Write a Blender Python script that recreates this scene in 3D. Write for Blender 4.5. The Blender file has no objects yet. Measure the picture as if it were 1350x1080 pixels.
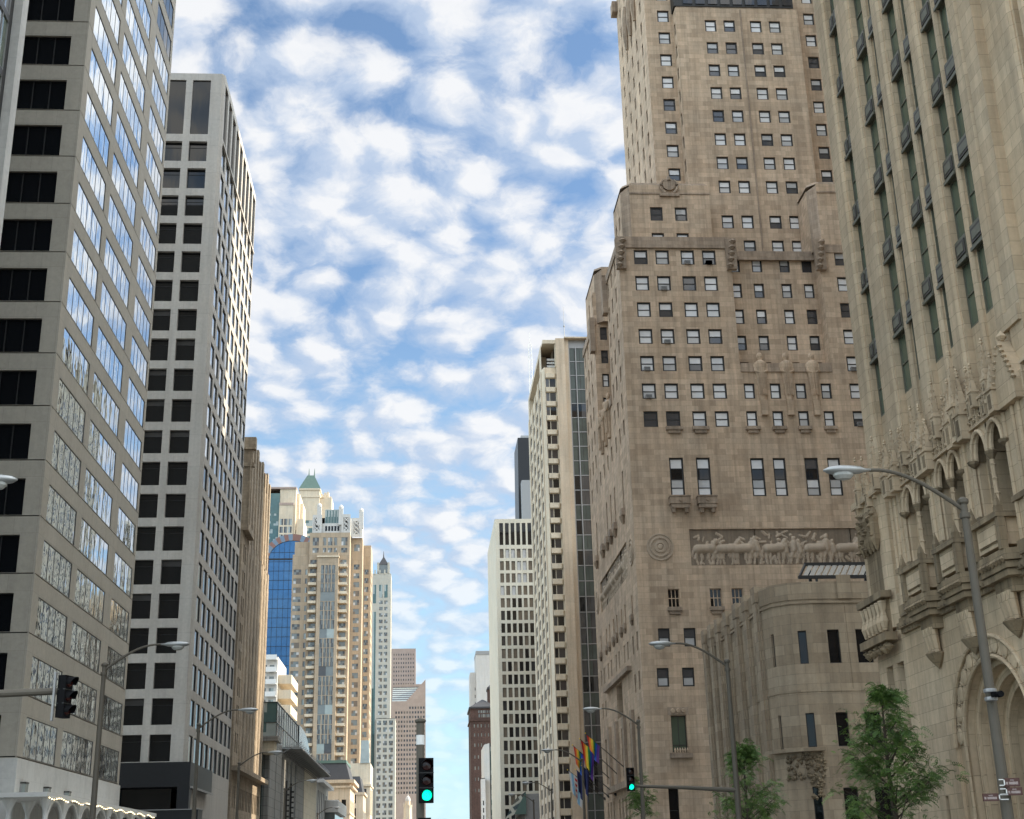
import bpy, bmesh, math, random
from math import sin, cos, pi, radians, sqrt, atan2
from mathutils import Vector, Matrix
import numpy as np
random.seed(7)
sc = bpy.context.scene
COL = sc.collection

# ------------------------------------------------------------------ camera
EYE = 1.7
cam_d = bpy.data.cameras.new('camera'); cam = bpy.data.objects.new('camera', cam_d); COL.objects.link(cam)
PITCH, ROLL, YAW = 0.336247572, -0.0251179448, 0.0724447283
Fv = Vector((sin(YAW)*cos(PITCH), cos(YAW)*cos(PITCH), sin(PITCH)))
Rv = Vector((cos(YAW), -sin(YAW), 0)); Uv = Rv.cross(Fv)
R2 = Rv*cos(ROLL) + Uv*sin(ROLL); U2 = -Rv*sin(ROLL) + Uv*cos(ROLL)
cam.matrix_world = Matrix(((R2.x, U2.x, -Fv.x, 0), (R2.y, U2.y, -Fv.y, 0), (R2.z, U2.z, -Fv.z, EYE), (0, 0, 0, 1)))
cam_d.sensor_fit = 'HORIZONTAL'; cam_d.sensor_width = 36; FPX = 1717.04
cam_d.lens = 36*FPX/1350; cam_d.clip_start = .2; cam_d.clip_end = 12000
sc.camera = cam

# ------------------------------------------------------------------ sky, sun, exposure
SUN_EL, SUN_AZ = radians(27), radians(80)
w = bpy.data.worlds.new('World'); sc.world = w; w.use_nodes = True
nt = w.node_tree; nt.nodes.clear()
def N(t, **k):
    n = nt.nodes.new(t)
    for a, b in k.items(): setattr(n, a, b)
    return n
def setin(n, i, v):
    if hasattr(v, 'is_linked'): nt.links.new(v, n.inputs[i])
    else: n.inputs[i].default_value = v
def math_(op, a, b=0.0, clamp=False):
    n = N('ShaderNodeMath', operation=op, use_clamp=clamp); setin(n, 0, a); setin(n, 1, b); return n.outputs[0]
def vmath(op, a, b):
    n = N('ShaderNodeVectorMath', operation=op); setin(n, 0, a); setin(n, 1, b); return n.outputs[0]
def noise(vec, scale, detail=6, rough=.55, dist=0.0):
    n = N('ShaderNodeTexNoise'); setin(n, 'Vector', vec); n.inputs['Scale'].default_value = scale
    n.inputs['Detail'].default_value = detail; n.inputs['Roughness'].default_value = rough; n.inputs['Distortion'].default_value = dist
    return n.outputs['Fac']
def ramp(fac, stops, interp='LINEAR'):
    n = N('ShaderNodeValToRGB'); setin(n, 0, fac); cr = n.color_ramp; cr.interpolation = interp
    while len(cr.elements) < len(stops): cr.elements.new(.5)
    for e, (p, c) in zip(cr.elements, stops):
        e.position = p; e.color = (c, c, c, 1) if not isinstance(c, tuple) else (*c, 1)
    return n.outputs[0]
def mix(fac, a, b, blend='MIX'):
    n = N('ShaderNodeMix', data_type='RGBA', blend_type=blend); setin(n, 0, fac)
    for i, v in ((6, a), (7, b)):
        if isinstance(v, tuple): n.inputs[i].default_value = (*v, 1)
        else: nt.links.new(v, n.inputs[i])
    return n.outputs[2]
sky = N('ShaderNodeTexSky', sky_type='NISHITA', sun_disc=False, sun_elevation=SUN_EL, sun_rotation=SUN_AZ, air_density=1.0, dust_density=.6, ozone_density=2.0)
tc = N('ShaderNodeTexCoord'); sep = N('ShaderNodeSeparateXYZ'); nt.links.new(tc.outputs['Generated'], sep.inputs[0])
zc = math_('MAXIMUM', sep.outputs[2], 0.0)
den = math_('ADD', zc, .34)
cmb = N('ShaderNodeCombineXYZ'); nt.links.new(math_('DIVIDE', sep.outputs[0], den), cmb.inputs[0]); nt.links.new(math_('DIVIDE', sep.outputs[1], den), cmb.inputs[1])
P = vmath('ADD', cmb.outputs[0], (3.4, 1.7, 0.0))
wn = N('ShaderNodeTexNoise'); setin(wn, 'Vector', P); wn.inputs['Scale'].default_value = 11.0; wn.inputs['Detail'].default_value = 5
Pw = vmath('ADD', P, vmath('MULTIPLY', wn.outputs['Color'], (.06, .06, 0.0)))
def density(Pv):
    a = noise(Pv, 17.0, 8, .62, .1)
    b = noise(Pv, 3.2, 3, .5, 0)
    vo = N('ShaderNodeTexVoronoi', feature='SMOOTH_F1'); setin(vo, 'Vector', Pv); vo.inputs['Scale'].default_value = 21.0; vo.inputs['Smoothness'].default_value = .35; vo.inputs['Randomness'].default_value = .9
    v = math_('MULTIPLY', math_('SUBTRACT', .45, vo.outputs['Distance']), .62)
    return math_('ADD', math_('ADD', math_('MULTIPLY', a, .8), math_('MULTIPLY', math_('SUBTRACT', b, .5), .34)), math_('ADD', v, .06))
d0 = density(Pw); d1 = density(vmath('ADD', Pw, (0.02, -.015, 0.0)))
cov = ramp(d0, [(.16, .10), (.28, .48), (.39, .86), (.52, 1.0)])
lit = math_('ADD', math_('MULTIPLY', math_('SUBTRACT', d0, d1), 2.6), .42, True)
lit = math_('ADD', lit, math_('MULTIPLY', math_('SUBTRACT', d0, .45), 1.5), True)
fine = noise(Pw, 26, 5, .6, .2)
lit = math_('ADD', lit, math_('MULTIPLY', math_('SUBTRACT', fine, .5), .6), True)
ccol = mix(lit, (3.3, 3.95, 5.0), (5.7, 5.75, 5.85))
sdot = N('ShaderNodeVectorMath', operation='DOT_PRODUCT'); nt.links.new(tc.outputs['Generated'], sdot.inputs[0]); sdot.inputs[1].default_value = (sin(SUN_AZ)*cos(SUN_EL), cos(SUN_AZ)*cos(SUN_EL), sin(SUN_EL))
glow = ramp(sdot.outputs['Value'], [(.5, 0.0), (.72, .6), (1.0, 1.0)])
back = math_('MULTIPLY', ramp(math_('ADD', math_('MULTIPLY', sep.outputs[1], -.5), .5), [(.52, 0.0), (.8, 1.0)]), ramp(sep.outputs[2], [(.12, 0.0), (.45, 1.0)]))
zen = ramp(sep.outputs[2], [(.64, 0.0), (.9, 1.0)])
fade = ramp(sep.outputs[2], [(.0, 0.0), (.05, .15), (.12, .55), (.24, .95)])
skycol = mix(1.0, sky.outputs[0], (.97, 1.13, 1.21), 'MULTIPLY')
hz = ramp(sep.outputs[2], [(0.0, 1.0), (.10, .75), (.40, 0.0)])
skycol = mix(math_('MULTIPLY', hz, .75), skycol, (4.0, 5.9, 6.9))
fin = mix(math_('MULTIPLY', cov, fade), skycol, ccol)
fin = mix(glow, fin, mix(1.0, fin, (3.4, 3.25, 2.9), 'MULTIPLY'))
west = ramp(math_('MULTIPLY', sep.outputs[0], -1.0), [(.42, 0.0), (.75, 1.0)])
fin = mix(math_('MAXIMUM', math_('MAXIMUM', back, zen), west), fin, mix(1.0, fin, (2.5, 2.42, 2.2), 'MULTIPLY'))
bg = N('ShaderNodeBackground'); nt.links.new(fin, bg.inputs[0]); bg.inputs[1].default_value = 0.1
wo = N('ShaderNodeOutputWorld'); nt.links.new(bg.outputs[0], wo.inputs[0])

sd = bpy.data.lights.new('sun', 'SUN'); sd.energy = 5.0; sd.angle = radians(.6); sd.color = (1, .86, .66)
so = bpy.data.objects.new('sun', sd); COL.objects.link(so)
so.rotation_euler = Vector((-sin(SUN_AZ)*cos(SUN_EL), -cos(SUN_AZ)*cos(SUN_EL), -sin(SUN_EL))).to_track_quat('-Z', 'Y').to_euler()
sc.view_settings.view_transform = 'Standard'; sc.view_settings.look = 'None'
sc.view_settings.exposure = 0.75; sc.view_settings.gamma = 1.0
sc.cycles.max_bounces = 6; sc.cycles.diffuse_bounces = 4; sc.cycles.glossy_bounces = 3
sc.cycles.caustics_reflective = False; sc.cycles.caustics_refractive = False

# ------------------------------------------------------------------ materials
def new_mat(name):
    global nt
    m = bpy.data.materials.new(name); m.use_nodes = True; nt = m.node_tree; nt.nodes.clear()
    p = N('ShaderNodeBsdfPrincipled'); o = N('ShaderNodeOutputMaterial'); nt.links.new(p.outputs[0], o.inputs[0])
    return m, p
def plain(name, col, rough=.6, metal=0.0, var=.12, scale=2.0, coat=0.0, spec=.5):
    m, p = new_mat(name)
    geo = N('ShaderNodeNewGeometry')
    f = noise(geo.outputs['Position'], scale, 4, .6)
    a = tuple(min(1, c*(1-var)) for c in col); b = tuple(min(1, c*(1+var)) for c in col)
    nt.links.new(mix(f, a, b), p.inputs['Base Color'])
    p.inputs['Roughness'].default_value = rough; p.inputs['Metallic'].default_value = metal
    p.inputs['Coat Weight'].default_value = coat; p.inputs['Specular IOR Level'].default_value = spec
    return m
def stone(name, col, bw=1.2, bh=.6, mortar=.012, var=.16, patch=.22, streak=.25, rough=.85, mcol=.62, bump=.3, off=.5, warm=.06):
    m, p = new_mat(name)
    uv = N('ShaderNodeUVMap'); uv.uv_map = 'UVMap'; U = uv.outputs[0]
    br = N('ShaderNodeTexBrick'); nt.links.new(U, br.inputs['Vector']); br.offset = off
    br.inputs['Scale'].default_value = 1; br.inputs['Brick Width'].default_value = bw; br.inputs['Row Height'].default_value = bh
    br.inputs['Mortar Size'].default_value = mortar; br.inputs['Mortar Smooth'].default_value = .3; br.inputs['Bias'].default_value = 0
    c1 = tuple(c*(1+var) for c in col); c2 = (col[0]*(1-var), col[1]*(1-var*1.1), col[2]*(1-var*1.2))
    br.inputs['Color1'].default_value = (*c1, 1); br.inputs['Color2'].default_value = (*c2, 1)
    br.inputs['Mortar'].default_value = tuple(c*mcol for c in col) + (1,)
    geo = N('ShaderNodeNewGeometry'); Pp = geo.outputs['Position']
    big = ramp(noise(Pp, .11, 4, .6), [(.3, 1-patch), (.7, 1+patch*.55)])
    c = mix(1.0, br.outputs['Color'], big, 'MULTIPLY')
    st = ramp(noise(vmath('MULTIPLY', Pp, (1.6, 1.6, .07)), 1.0, 5, .65), [(.34, 1-streak), (.6, 1.0)])
    c = mix(1.0, c, st, 'MULTIPLY')
    fn = ramp(noise(Pp, 3.0, 5, .7), [(.3, .9), (.7, 1.08)])
    c = mix(1.0, c, fn, 'MULTIPLY')
    if warm:
        c = mix(1.0, c, mix(noise(Pp, .35, 3, .6), (1+warm, 1.0, 1-warm), (1-warm, 1.0, 1+warm)), 'MULTIPLY')
    nt.links.new(c, p.inputs['Base Color']); p.inputs['Roughness'].default_value = rough
    if bump:
        b = N('ShaderNodeBump'); b.inputs['Strength'].default_value = bump; b.inputs['Distance'].default_value = .05
        h = math_('ADD', math_('MULTIPLY', br.outputs['Fac'], -.6), math_('MULTIPLY', noise(Pp, 6, 5, .7), .5))
        nt.links.new(h, b.inputs['Height']); nt.links.new(b.outputs[0], p.inputs['Normal'])
    return m
def glass(name, col, rough=.02, metal=0.0, wave=0.0, wscale=.5, spec=.5, var=.25, wz=.25, coat=0.0):
    m, p = new_mat(name)
    geo = N('ShaderNodeNewGeometry'); Pp = geo.outputs['Position']
    a = tuple(c*(1-var) for c in col); b = tuple(c*(1+var) for c in col)
    nt.links.new(mix(noise(Pp, .45, 3, .6), a, b), p.inputs['Base Color'])
    p.inputs['Roughness'].default_value = rough; p.inputs['Metallic'].default_value = metal; p.inputs['Specular IOR Level'].default_value = spec
    p.inputs['Coat Weight'].default_value = coat; p.inputs['Coat Roughness'].default_value = .02
    if wave:
        bn = N('ShaderNodeBump'); bn.inputs['Strength'].default_value = 1.0; bn.inputs['Distance'].default_value = wave
        nt.links.new(noise(vmath('MULTIPLY', Pp, (1, 1, wz)), wscale, 2, .5), bn.inputs['Height']); nt.links.new(bn.outputs[0], p.inputs['Normal'])
    return m
def emit(name, col, s):
    m, p = new_mat(name); p.inputs['Base Color'].default_value = (*col, 1)
    p.inputs['Emission Color'].default_value = (*col, 1); p.inputs['Emission Strength'].default_value = s
    return m
M = {}
M['precast'] = stone('precast_concrete', (.42, .385, .325), 1.42, 3.67, .012, .03, .07, .08, .7, .75, .1, 0.0, .01)
M['white_stone'] = stone('white_stone_panel', (.62, .61, .58), 1.6, 1.2, .008, .03, .06, .1, .5, .8, .05, 0.0, .01)
M['concrete'] = stone('light_concrete', (.46, .435, .40), 3.4, 3.635, .02, .03, .10, .14, .8, .75, .15, 0.0, .03)
M['black_granite'] = plain('black_granite', (.008, .009, .012), .4, 0, .3, 3)
M['brown_stone'] = stone('brown_limestone', (.35, .285, .21), .9, .45, .012, .14, .28, .35, .9, .6, .3)
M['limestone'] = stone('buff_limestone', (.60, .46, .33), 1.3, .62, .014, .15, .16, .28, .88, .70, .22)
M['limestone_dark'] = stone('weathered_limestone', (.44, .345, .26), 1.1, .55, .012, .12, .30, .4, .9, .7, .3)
M['low_stone'] = stone('grey_buff_limestone', (.37, .295, .21), 1.25, .62, .012, .17, .16, .22, .88, .66, .3)
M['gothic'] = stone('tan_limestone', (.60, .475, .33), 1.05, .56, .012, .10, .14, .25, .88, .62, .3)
M['gothic_dark'] = stone('carved_limestone', (.31, .24, .155), .8, .5, .01, .12, .4, .5, .9, .66, .4)  # weathered carved stone, also darkened in colour to suggest shade in recesses
M['cream'] = stone('cream_stone', (.66, .57, .44), 1.5, 3.3, .01, .05, .10, .14, .8, .8, .1)
M['cream_brown'] = stone('tan_stone_panel', (.56, .455, .34), 1.5, 3.3, .01, .05, .12, .22, .8, .8, .1)
M['white_grid'] = stone('off_white_concrete', (.63, .58, .475), 2.0, 3.4, .012, .03, .06, .08, .75, .85, .1)
M['rust'] = stone('rust_granite', (.24, .13, .11), 3, 3.9, .05, .05, .08, .05, .7, .85, 0)
M['slate_blue'] = plain('grey_blue_panel', (.16, .22, .30), .4)
M['beige'] = stone('beige_precast', (.41, .325, .235), 2.2, 4.1, .06, .08, .10, .10, .8, .72, .1)
M['pink'] = stone('pink_granite', (.44, .33, .27), 3, 3.9, .05, .05, .08, .05, .7, .85, 0)
M['pink_dark'] = stone('rose_granite', (.40, .31, .27), 3, 3.9, .05, .05, .08, .05, .7, .85, 0)
M['pale_lime'] = stone('pale_limestone', (.47, .445, .385), 3, 4, .05, .04, .08, .05, .7, .85, 0)
M['brick_dark'] = stone('dark_red_brick', (.085, .05, .042), .6, .25, .02, .2, .25, .2, .9, .8, 0)
M['white_plaster'] = stone('pale_grey_panel', (.56, .55, .53), 4, 4, .03, .02, .05, .1, .8, .85, 0)
M['mall_stone'] = stone('grey_stone_cladding', (.22, .215, .20), 2.0, 1.4, .05, .08, .1, .1, .7, .5, .1, 0.0)
M['cream_clad'] = stone('cream_stone_cladding', (.6, .53, .4), 2.0, 1.4, .03, .05, .08, .1, .7, .7, .1, 0.0)
M['slate'] = plain('slate_roof', (.035, .035, .04), .6, 0, .3, 1)
M['copper'] = plain('green_copper', (.085, .145, .125), .6, 0, .2, .6)
M['roofing'] = plain('grey_roofing', (.18, .17, .16), .9)
M['mirror'] = glass('mirror_glass', (.56, .62, .68), .015, .92, .016, .75, .5, .08, .7)
M['mirror2'] = glass('mirror_glass_tinted', (.55, .62, .70), .02, .9, .03, .6, .5, .12)
M['dark'] = glass('dark_glass', (.008, .009, .011), .03, 0, .004, .8, .45)
M['dark_refl'] = glass('dark_reflective_glass', (.05, .05, .055), .03, .35, .01, .6, .6)
M['teal'] = glass('teal_glass', (.10, .165, .165), .04, .45, .004, .6)
M['teal_dark'] = glass('dark_teal_glass', (.015, .035, .035), .04, .1, .004, .6)
M['blue'] = glass('blue_glass', (.07, .175, .34), .05, .72, .004, .4)
M['green_glass'] = glass('green_tinted_glass', (.13, .165, .12), .05, .25, .006, .7)
M['grey_glass'] = glass('grey_glass', (.20, .22, .22), .06, .3, .004, .6)
M['pale_glass'] = glass('pale_glass', (.36, .40, .385), .08, .35, .004, .6)
M['curtain'] = glass('curtained_glass', (.78, .78, .78), .5, 0, 0, 1, .3, .22, .25, .8)
M['curtain_mid'] = glass('half_drawn_glass', (.50, .50, .50), .4, 0, 0, 1, .3, .35, .25, .9)
M['curtain_dark'] = glass('open_window_glass', (.05, .05, .055), .2, 0, 0, 1, .4, .5, .25, 1.0)
M['tan_glass'] = glass('blinds_behind_glass', (.14, .11, .08), .3, 0, 0, 1, .4, .5, .25, .8)
M['black_frame'] = plain('black_window_frame', (.015, .015, .015), .5)
M['dark_frame'] = plain('dark_bronze_frame', (.04, .036, .03), .45)
M['bronze'] = plain('patinated_bronze', (.17, .17, .135), .5, .35, .3, 4)
M['grey_frame'] = plain('grey_metal', (.3, .3, .3), .45, .4)
M['white_metal'] = plain('white_metal', (.75, .75, .73), .4)
M['pole'] = plain('grey_painted_steel', (.10, .086, .066), .65, 0, .15, 3)
M['alu'] = plain('dull_aluminium', (.42, .43, .43), .4, .5, .12, 4)
M['lens'] = glass('lamp_lens', (.35, .35, .33), .15, 0)
M['signal_black'] = plain('black_signal_plastic', (.004, .004, .005), .7, 0, .3, 8, 0, .12)
M['lens_off'] = glass('unlit_signal_lens', (.03, .006, .006), .15)
M['green_on'] = emit('lit_green_lens', (.0, .85, .48), 1.6)
nt = M['green_on'].node_tree; _p = [n for n in nt.nodes if n.type == 'BSDF_PRINCIPLED'][0]; _g = N('ShaderNodeNewGeometry'); _v = N('ShaderNodeTexVoronoi'); nt.links.new(_g.outputs['Position'], _v.inputs['Vector']); _v.inputs['Scale'].default_value = 42
nt.links.new(math_('MULTIPLY', math_('SUBTRACT', 1.15, _v.outputs['Distance']), 1.7), _p.inputs['Emission Strength'])
M['grey_green'] = glass('grey_green_spandrel_glass', (.085, .10, .09), .12, 0, .004, .8, .35, .45)
M['bulb'] = emit('warm_bulb', (1, .8, .45), 3.0)
M['bulb_white'] = emit('white_ceiling_light', (1, .93, .8), 3.0)
M['sign'] = plain('brown_sign_face', (.075, .028, .022), .5)
M['sign_text'] = plain('sign_lettering', (.5, .42, .4), .6)
M['slat'] = plain('weathered_white_slat', (.30, .28, .25), .7)
M['bark'] = plain('bark', (.07, .055, .04), .9, 0, .3, 6)
M['leaf'] = plain('leaf_green', (.075, .145, .03), .55, 0, .45, 2.5)
M['leaf2'] = plain('leaf_light_green', (.135, .22, .05), .55, 0, .4, 2.5)
M['asphalt'] = plain('asphalt', (.05, .05, .05), .9, 0, .25, 1.5)
M['pave'] = stone('concrete_paving', (.32, .31, .29), 1.5, 1.5, .02, .06, .1, 0, .9, .6, .2, 0.0)
M['kerb'] = plain('kerb_stone', (.3, .29, .27), .9)
M['paint_white'] = plain('road_paint', (.6, .6, .58), .8)
M['paint_yellow'] = plain('yellow_road_paint', (.6, .42, .05), .8)
M['ground'] = plain('city_ground', (.16, .155, .145), .95, 0, .2, .05)
for n_, c_ in dict(f_red=(.62, .03, .03), f_orange=(.8, .22, .03), f_yellow=(.82, .6, .05), f_green=(.02, .26, .07), f_blue=(.02, .10, .5), f_violet=(.10, .03, .22), f_white=(.7, .7, .7), f_sky=(.25, .45, .62), f_navy=(.03, .04, .14)).items():
    M[n_] = plain('cloth_'+n_[2:], c_, .85, 0, .08, 6)

# ------------------------------------------------------------------ mesh builder
class MB:
    def __init__(s): s.v, s.f, s.uv, s.m, s.sm = [], [], [], [], []; s.mats = []
    def mi(s, m):
        m = m or 'limestone'
        if m not in s.mats: s.mats.append(m)
        return s.mats.index(m)
    def poly(s, pts, m=None, uvs=None, smooth=False):
        i = len(s.v); s.v += [tuple(p) for p in pts]; s.f.append(list(range(i, i+len(pts))))
        if uvs is None:
            a, b, c = (Vector(pts[k]) for k in (0, 1, 2)); n = (b-a).cross(c-a)
            if abs(n.z) > .75*n.length: uvs = [(p[0], p[1]) for p in pts]
            elif abs(n.x) > abs(n.y): uvs = [(p[1], p[2]) for p in pts]
            else: uvs = [(p[0], p[2]) for p in pts]
        s.uv += list(uvs); s.m.append(s.mi(m)); s.sm.append(smooth)
    def box(s, x0, x1, y0, y1, z0, z1, m=None):
        if x0 > x1: x0, x1 = x1, x0
        if y0 > y1: y0, y1 = y1, y0
        A = [(x0, y0, z0), (x1, y0, z0), (x1, y1, z0), (x0, y1, z0), (x0, y0, z1), (x1, y0, z1), (x1, y1, z1), (x0, y1, z1)]
        for q in ((0, 1, 5, 4), (1, 2, 6, 5), (2, 3, 7, 6), (3, 0, 4, 7), (4, 5, 6, 7), (3, 2, 1, 0)): s.poly([A[k] for k in q], m)
    def prism(s, xy, z0, z1, m=None, top=1.0, cap=True):
        n = len(xy); cx = sum(p[0] for p in xy)/n; cy = sum(p[1] for p in xy)/n
        T = [(cx+(x-cx)*top, cy+(y-cy)*top) for x, y in xy]; L = 0
        for i in range(n):
            j = (i+1) % n; d = math.dist(xy[i], xy[j])
            s.poly([(*xy[i], z0), (*xy[j], z0), (*T[j], z1), (*T[i], z1)], m, [(L, z0), (L+d, z0), (L+d, z1), (L, z1)]); L += d
        if cap and top > .01: s.poly([(*p, z1) for p in T], m)
        if cap: s.poly([(*p, z0) for p in xy[::-1]], m)
    def tube(s, pts, r, m=None, n=8, cap=True):
        pts = [Vector(p) for p in pts]; rs = r if isinstance(r, (list, tuple)) else [r]*len(pts); rings = []
        for i, p in enumerate(pts):
            t = (pts[min(i+1, len(pts)-1)]-pts[max(i-1, 0)]).normalized()
            a = t.cross(Vector((0, 0, 1)));  a = a if a.length > .05 else t.cross(Vector((1, 0, 0)))
            a.normalize(); b = t.cross(a); rings.append([p+(a*cos(2*pi*k/n)+b*sin(2*pi*k/n))*rs[i] for k in range(n)])
        for i in range(len(pts)-1):
            for k in range(n):
                l = (k+1) % n; s.poly([rings[i][k], rings[i][l], rings[i+1][l], rings[i+1][k]], m, smooth=True)
        if cap: s.poly(rings[0][::-1], m); s.poly(rings[-1], m)
    def lathe(s, prof, c=(0, 0, 0), m=None, n=12, ax=(1, 0, 0), ay=(0, 1, 0), az=(0, 0, 1), sx=1, sy=1, smooth=True):
        c, ax, ay, az = Vector(c), Vector(ax), Vector(ay), Vector(az)
        rings = [[c+ax*(r*cos(2*pi*k/n)*sx)+ay*(r*sin(2*pi*k/n)*sy)+az*z for k in range(n)] for r, z in prof]
        for i in range(len(rings)-1):
            for k in range(n):
                l = (k+1) % n; s.poly([rings[i][k], rings[i][l], rings[i+1][l], rings[i+1][k]], m, smooth=smooth)
        if prof[0][0] > .001: s.poly(rings[0][::-1], m)
        if prof[-1][0] > .001: s.poly(rings[-1], m)
    def add(s, o, mat):
        i = len(s.v); s.v += [tuple(mat @ Vector(p)) for p in o.v]
        for f, m, q in zip(o.f, o.m, o.sm): s.f.append([k+i for k in f]); s.m.append(s.mi(o.mats[m])); s.sm.append(q)
        s.uv += o.uv
    def mesh(s, name, off=(0, 0, 0)):
        me = bpy.data.meshes.new(name)
        me.from_pydata([(x-off[0], y-off[1], z-off[2]) for x, y, z in s.v], [], s.f)
        ul = me.uv_layers.new(name='UVMap'); ul.data.foreach_set('uv', [c for p in s.uv for c in p])
        for m in s.mats: me.materials.append(M[m])
        me.polygons.foreach_set('material_index', s.m); me.polygons.foreach_set('use_smooth', s.sm); me.update()
        return me
    def build(s, name, parent=None, off=None, weld=False):
        if off is None: off = tuple(parent.matrix_world.translation) if parent else (0, 0, 0)
        me = s.mesh(name, off); o = bpy.data.objects.new(name, me); COL.objects.link(o)
        if weld:
            bm = bmesh.new(); bm.from_mesh(me); bmesh.ops.remove_doubles(bm, verts=bm.verts, dist=.0008); bm.to_mesh(me); bm.free()
        if parent: o.parent = parent
        else: o.location = off
        return o
def empty(name, label, cat, loc, group=None):
    o = bpy.data.objects.new(name, None); COL.objects.link(o); o.location = loc; o.matrix_world = Matrix.Translation(loc)
    o.empty_display_size = .5; o['label'] = label; o['category'] = cat
    if group: o['group'] = group
    return o
def struct(mb, name, kind='structure'):
    o = mb.build(name); o['kind'] = kind; return o
CI = cam.matrix_world.inverted()
def project(p):
    q = CI @ Vector(p)
    if q.z > -.5: return None
    return 675+FPX*q.x/-q.z, 540-FPX*q.y/-q.z, -q.z

# ------------------------------------------------------------------ windows
ST = {}
def style(name, depth, nc, nr, fw, mw, fmat, pick, variants=1, child=True, rows=None, cols=None): ST[name] = dict(depth=depth, nc=nc, nr=nr, fw=fw, mw=mw, fmat=fmat, pick=pick, nv=variants, child=child, rows=rows, cols=cols)
WC = {}
def win_geo(st, w, h, v):
    key = (st, round(w, 2), round(h, 2), v)
    if key in WC: return WC[key]
    S = ST[st]; d, fw, mw = S['depth'], S['fw'], S['mw']; rng = random.Random(hash((st, v)) % 9999 if False else sum(map(ord, st))*13+v*7)
    pane, fr = MB(), MB(); rows = S['rows'] or [1/S['nr']]*S['nr']; cols = S['cols'] or [1/S['nc']]*S['nc']
    zz = [0]
    for r in rows: zz.append(zz[-1]+r*h)
    xx = [0]
    for c in cols: xx.append(xx[-1]+c*w)
    for r in range(len(rows)):
        for c in range(len(cols)):
            m = S['pick'](r, c, rng, v); x0, x1, z0, z1 = xx[c], xx[c+1], zz[r], zz[r+1]
            t = rng.uniform(-.003, .003)
            pane.poly([(x0, d+t, z0), (x1, d-t, z0), (x1, d-t, z1), (x0, d+t, z1)], m)
    if fw:
        fm = S['fmat']; y0, y1 = d-(.07 if d > .06 else .025), d+.02
        fr.box(0, fw, y0, y1, 0, h, fm); fr.box(w-fw, w, y0, y1, 0, h, fm); fr.box(fw, w-fw, y0, y1, 0, fw, fm); fr.box(fw, w-fw, y0, y1, h-fw, h, fm)
        for c in xx[1:-1]: fr.box(c-mw/2, c+mw/2, y0+(.01 if d > .06 else .008), y1, fw, h-fw, fm)
        for z in zz[1:-1]: fr.box(fw, w-fw, y0+(.02 if d > .06 else .015), y1, z-mw/2, z+mw/2, fm)
    WC[key] = [pane, fr, None, None]; return WC[key]
def P1(*ms):
    return lambda r, c, g, v: g.choice(ms)
style('office', .05, 5, 1, .045, .035, 'dark_frame', P1('mirror'), 3)
style('office6', .05, 6, 1, .045, .035, 'dark_frame', P1('mirror'), 3)
style('office_s', .25, 3, 1, .06, .07, 'black_frame', P1('dark'), 2)
style('louvre', .06, 4, 1, .05, .06, 'black_frame', P1('dark'), 1)
style('grid_s', .5, 1, 2, .07, .05, 'black_frame', lambda r, c, g, v: 'dark' if (r == 0 or v % 4) else 'curtain_dark', 4, True, [.75, .25])
style('grid_e', .14, 1, 1, .05, .05, 'black_frame', P1('mirror2'), 2)
style('grid_e_low', .14, 1, 1, .05, .05, 'black_frame', P1('dark_refl', 'dark', 'dark'), 4)
style('tallpanel', .2, 1, 1, .0, .0, 'black_frame', P1('dark'), 1, False)
def sash_pick(r, c, g, v):
    if v < 8: return 'curtain' if r else ('curtain', 'curtain', 'curtain_mid', 'curtain', 'curtain_mid', 'curtain', 'curtain_mid', 'curtain')[v]
    if v < 10: return 'curtain_mid' if r else 'curtain_dark'
    return ('curtain_dark' if r == 0 else 'curtain') if v == 10 else 'curtain_dark'
style('sash', .24, 1, 2, .17, .10, 'black_frame', sash_pick, 12)
style('sash_w', .20, 1, 2, .12, .08, 'black_frame', lambda r, c, g, v: ('curtain_dark', 'curtain_mid', 'dark')[v % 3], 3)
style('sash_dark', .24, 1, 2, .15, .09, 'black_frame', lambda r, c, g, v: ('curtain_dark', 'curtain_mid')[(r+v) % 2] if v else 'curtain_dark', 3)
style('tall', .26, 1, 4, .17, .09, 'black_frame', lambda r, c, g, v: ('curtain', 'curtain_mid', 'dark', 'curtain')[r] if v < 2 else ('curtain_mid', 'curtain', 'dark', 'curtain_dark')[r], 3, True, [.22, .22, .28, .28][::1])
style('tall_w', .24, 1, 4, .12, .07, 'black_frame', P1('curtain_dark', 'dark'), 2)
style('grille', .24, 3, 2, .07, .09, 'limestone', P1('dark'), 1)
style('deep', .22, 1, 1, .06, .05, 'black_frame', P1('dark'), 2)
style('deep_dark', .45, 1, 2, .06, .05, 'black_frame', P1('dark'), 2)
style('green2', .4, 2, 2, .08, .07, 'dark_frame', P1('teal_dark', 'green_glass'), 2, True, [.2, .8])
style('trib', .07, 1, 2, .07, .07, 'bronze', P1('green_glass'), 2)
style('trib_low', 1.1, 2, 3, .06, .06, 'bronze', P1('dark'), 2)
style('bay', .1, 2, 1, .08, .12, 'white_grid', P1('dark', 'dark_refl', 'curtain_dark'), 5, True, None, [.38, .62])
style('w541', .12, 2, 1, .05, .08, 'grey_frame', P1('dark', 'dark_refl', 'curtain_dark'), 3)
style('s541', .08, 3, 1, .04, .07, 'grey_frame', P1('green_glass', 'green_glass', 'grey_glass', 'curtain_dark'), 5)
style('s541d', .08, 3, 1, .04, .07, 'dark_frame', P1('grey_green', 'grey_green', 'curtain_dark', 'dark'), 6)
style('far', .15, 1, 1, 0, 0, 'black_frame', P1('dark'), 1, False)
style('far625', .35, 1, 1, .06, 0, 'dark_frame', P1('dark', 'dark', 'dark', 'dark_refl', 'tan_glass'), 5)
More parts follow.
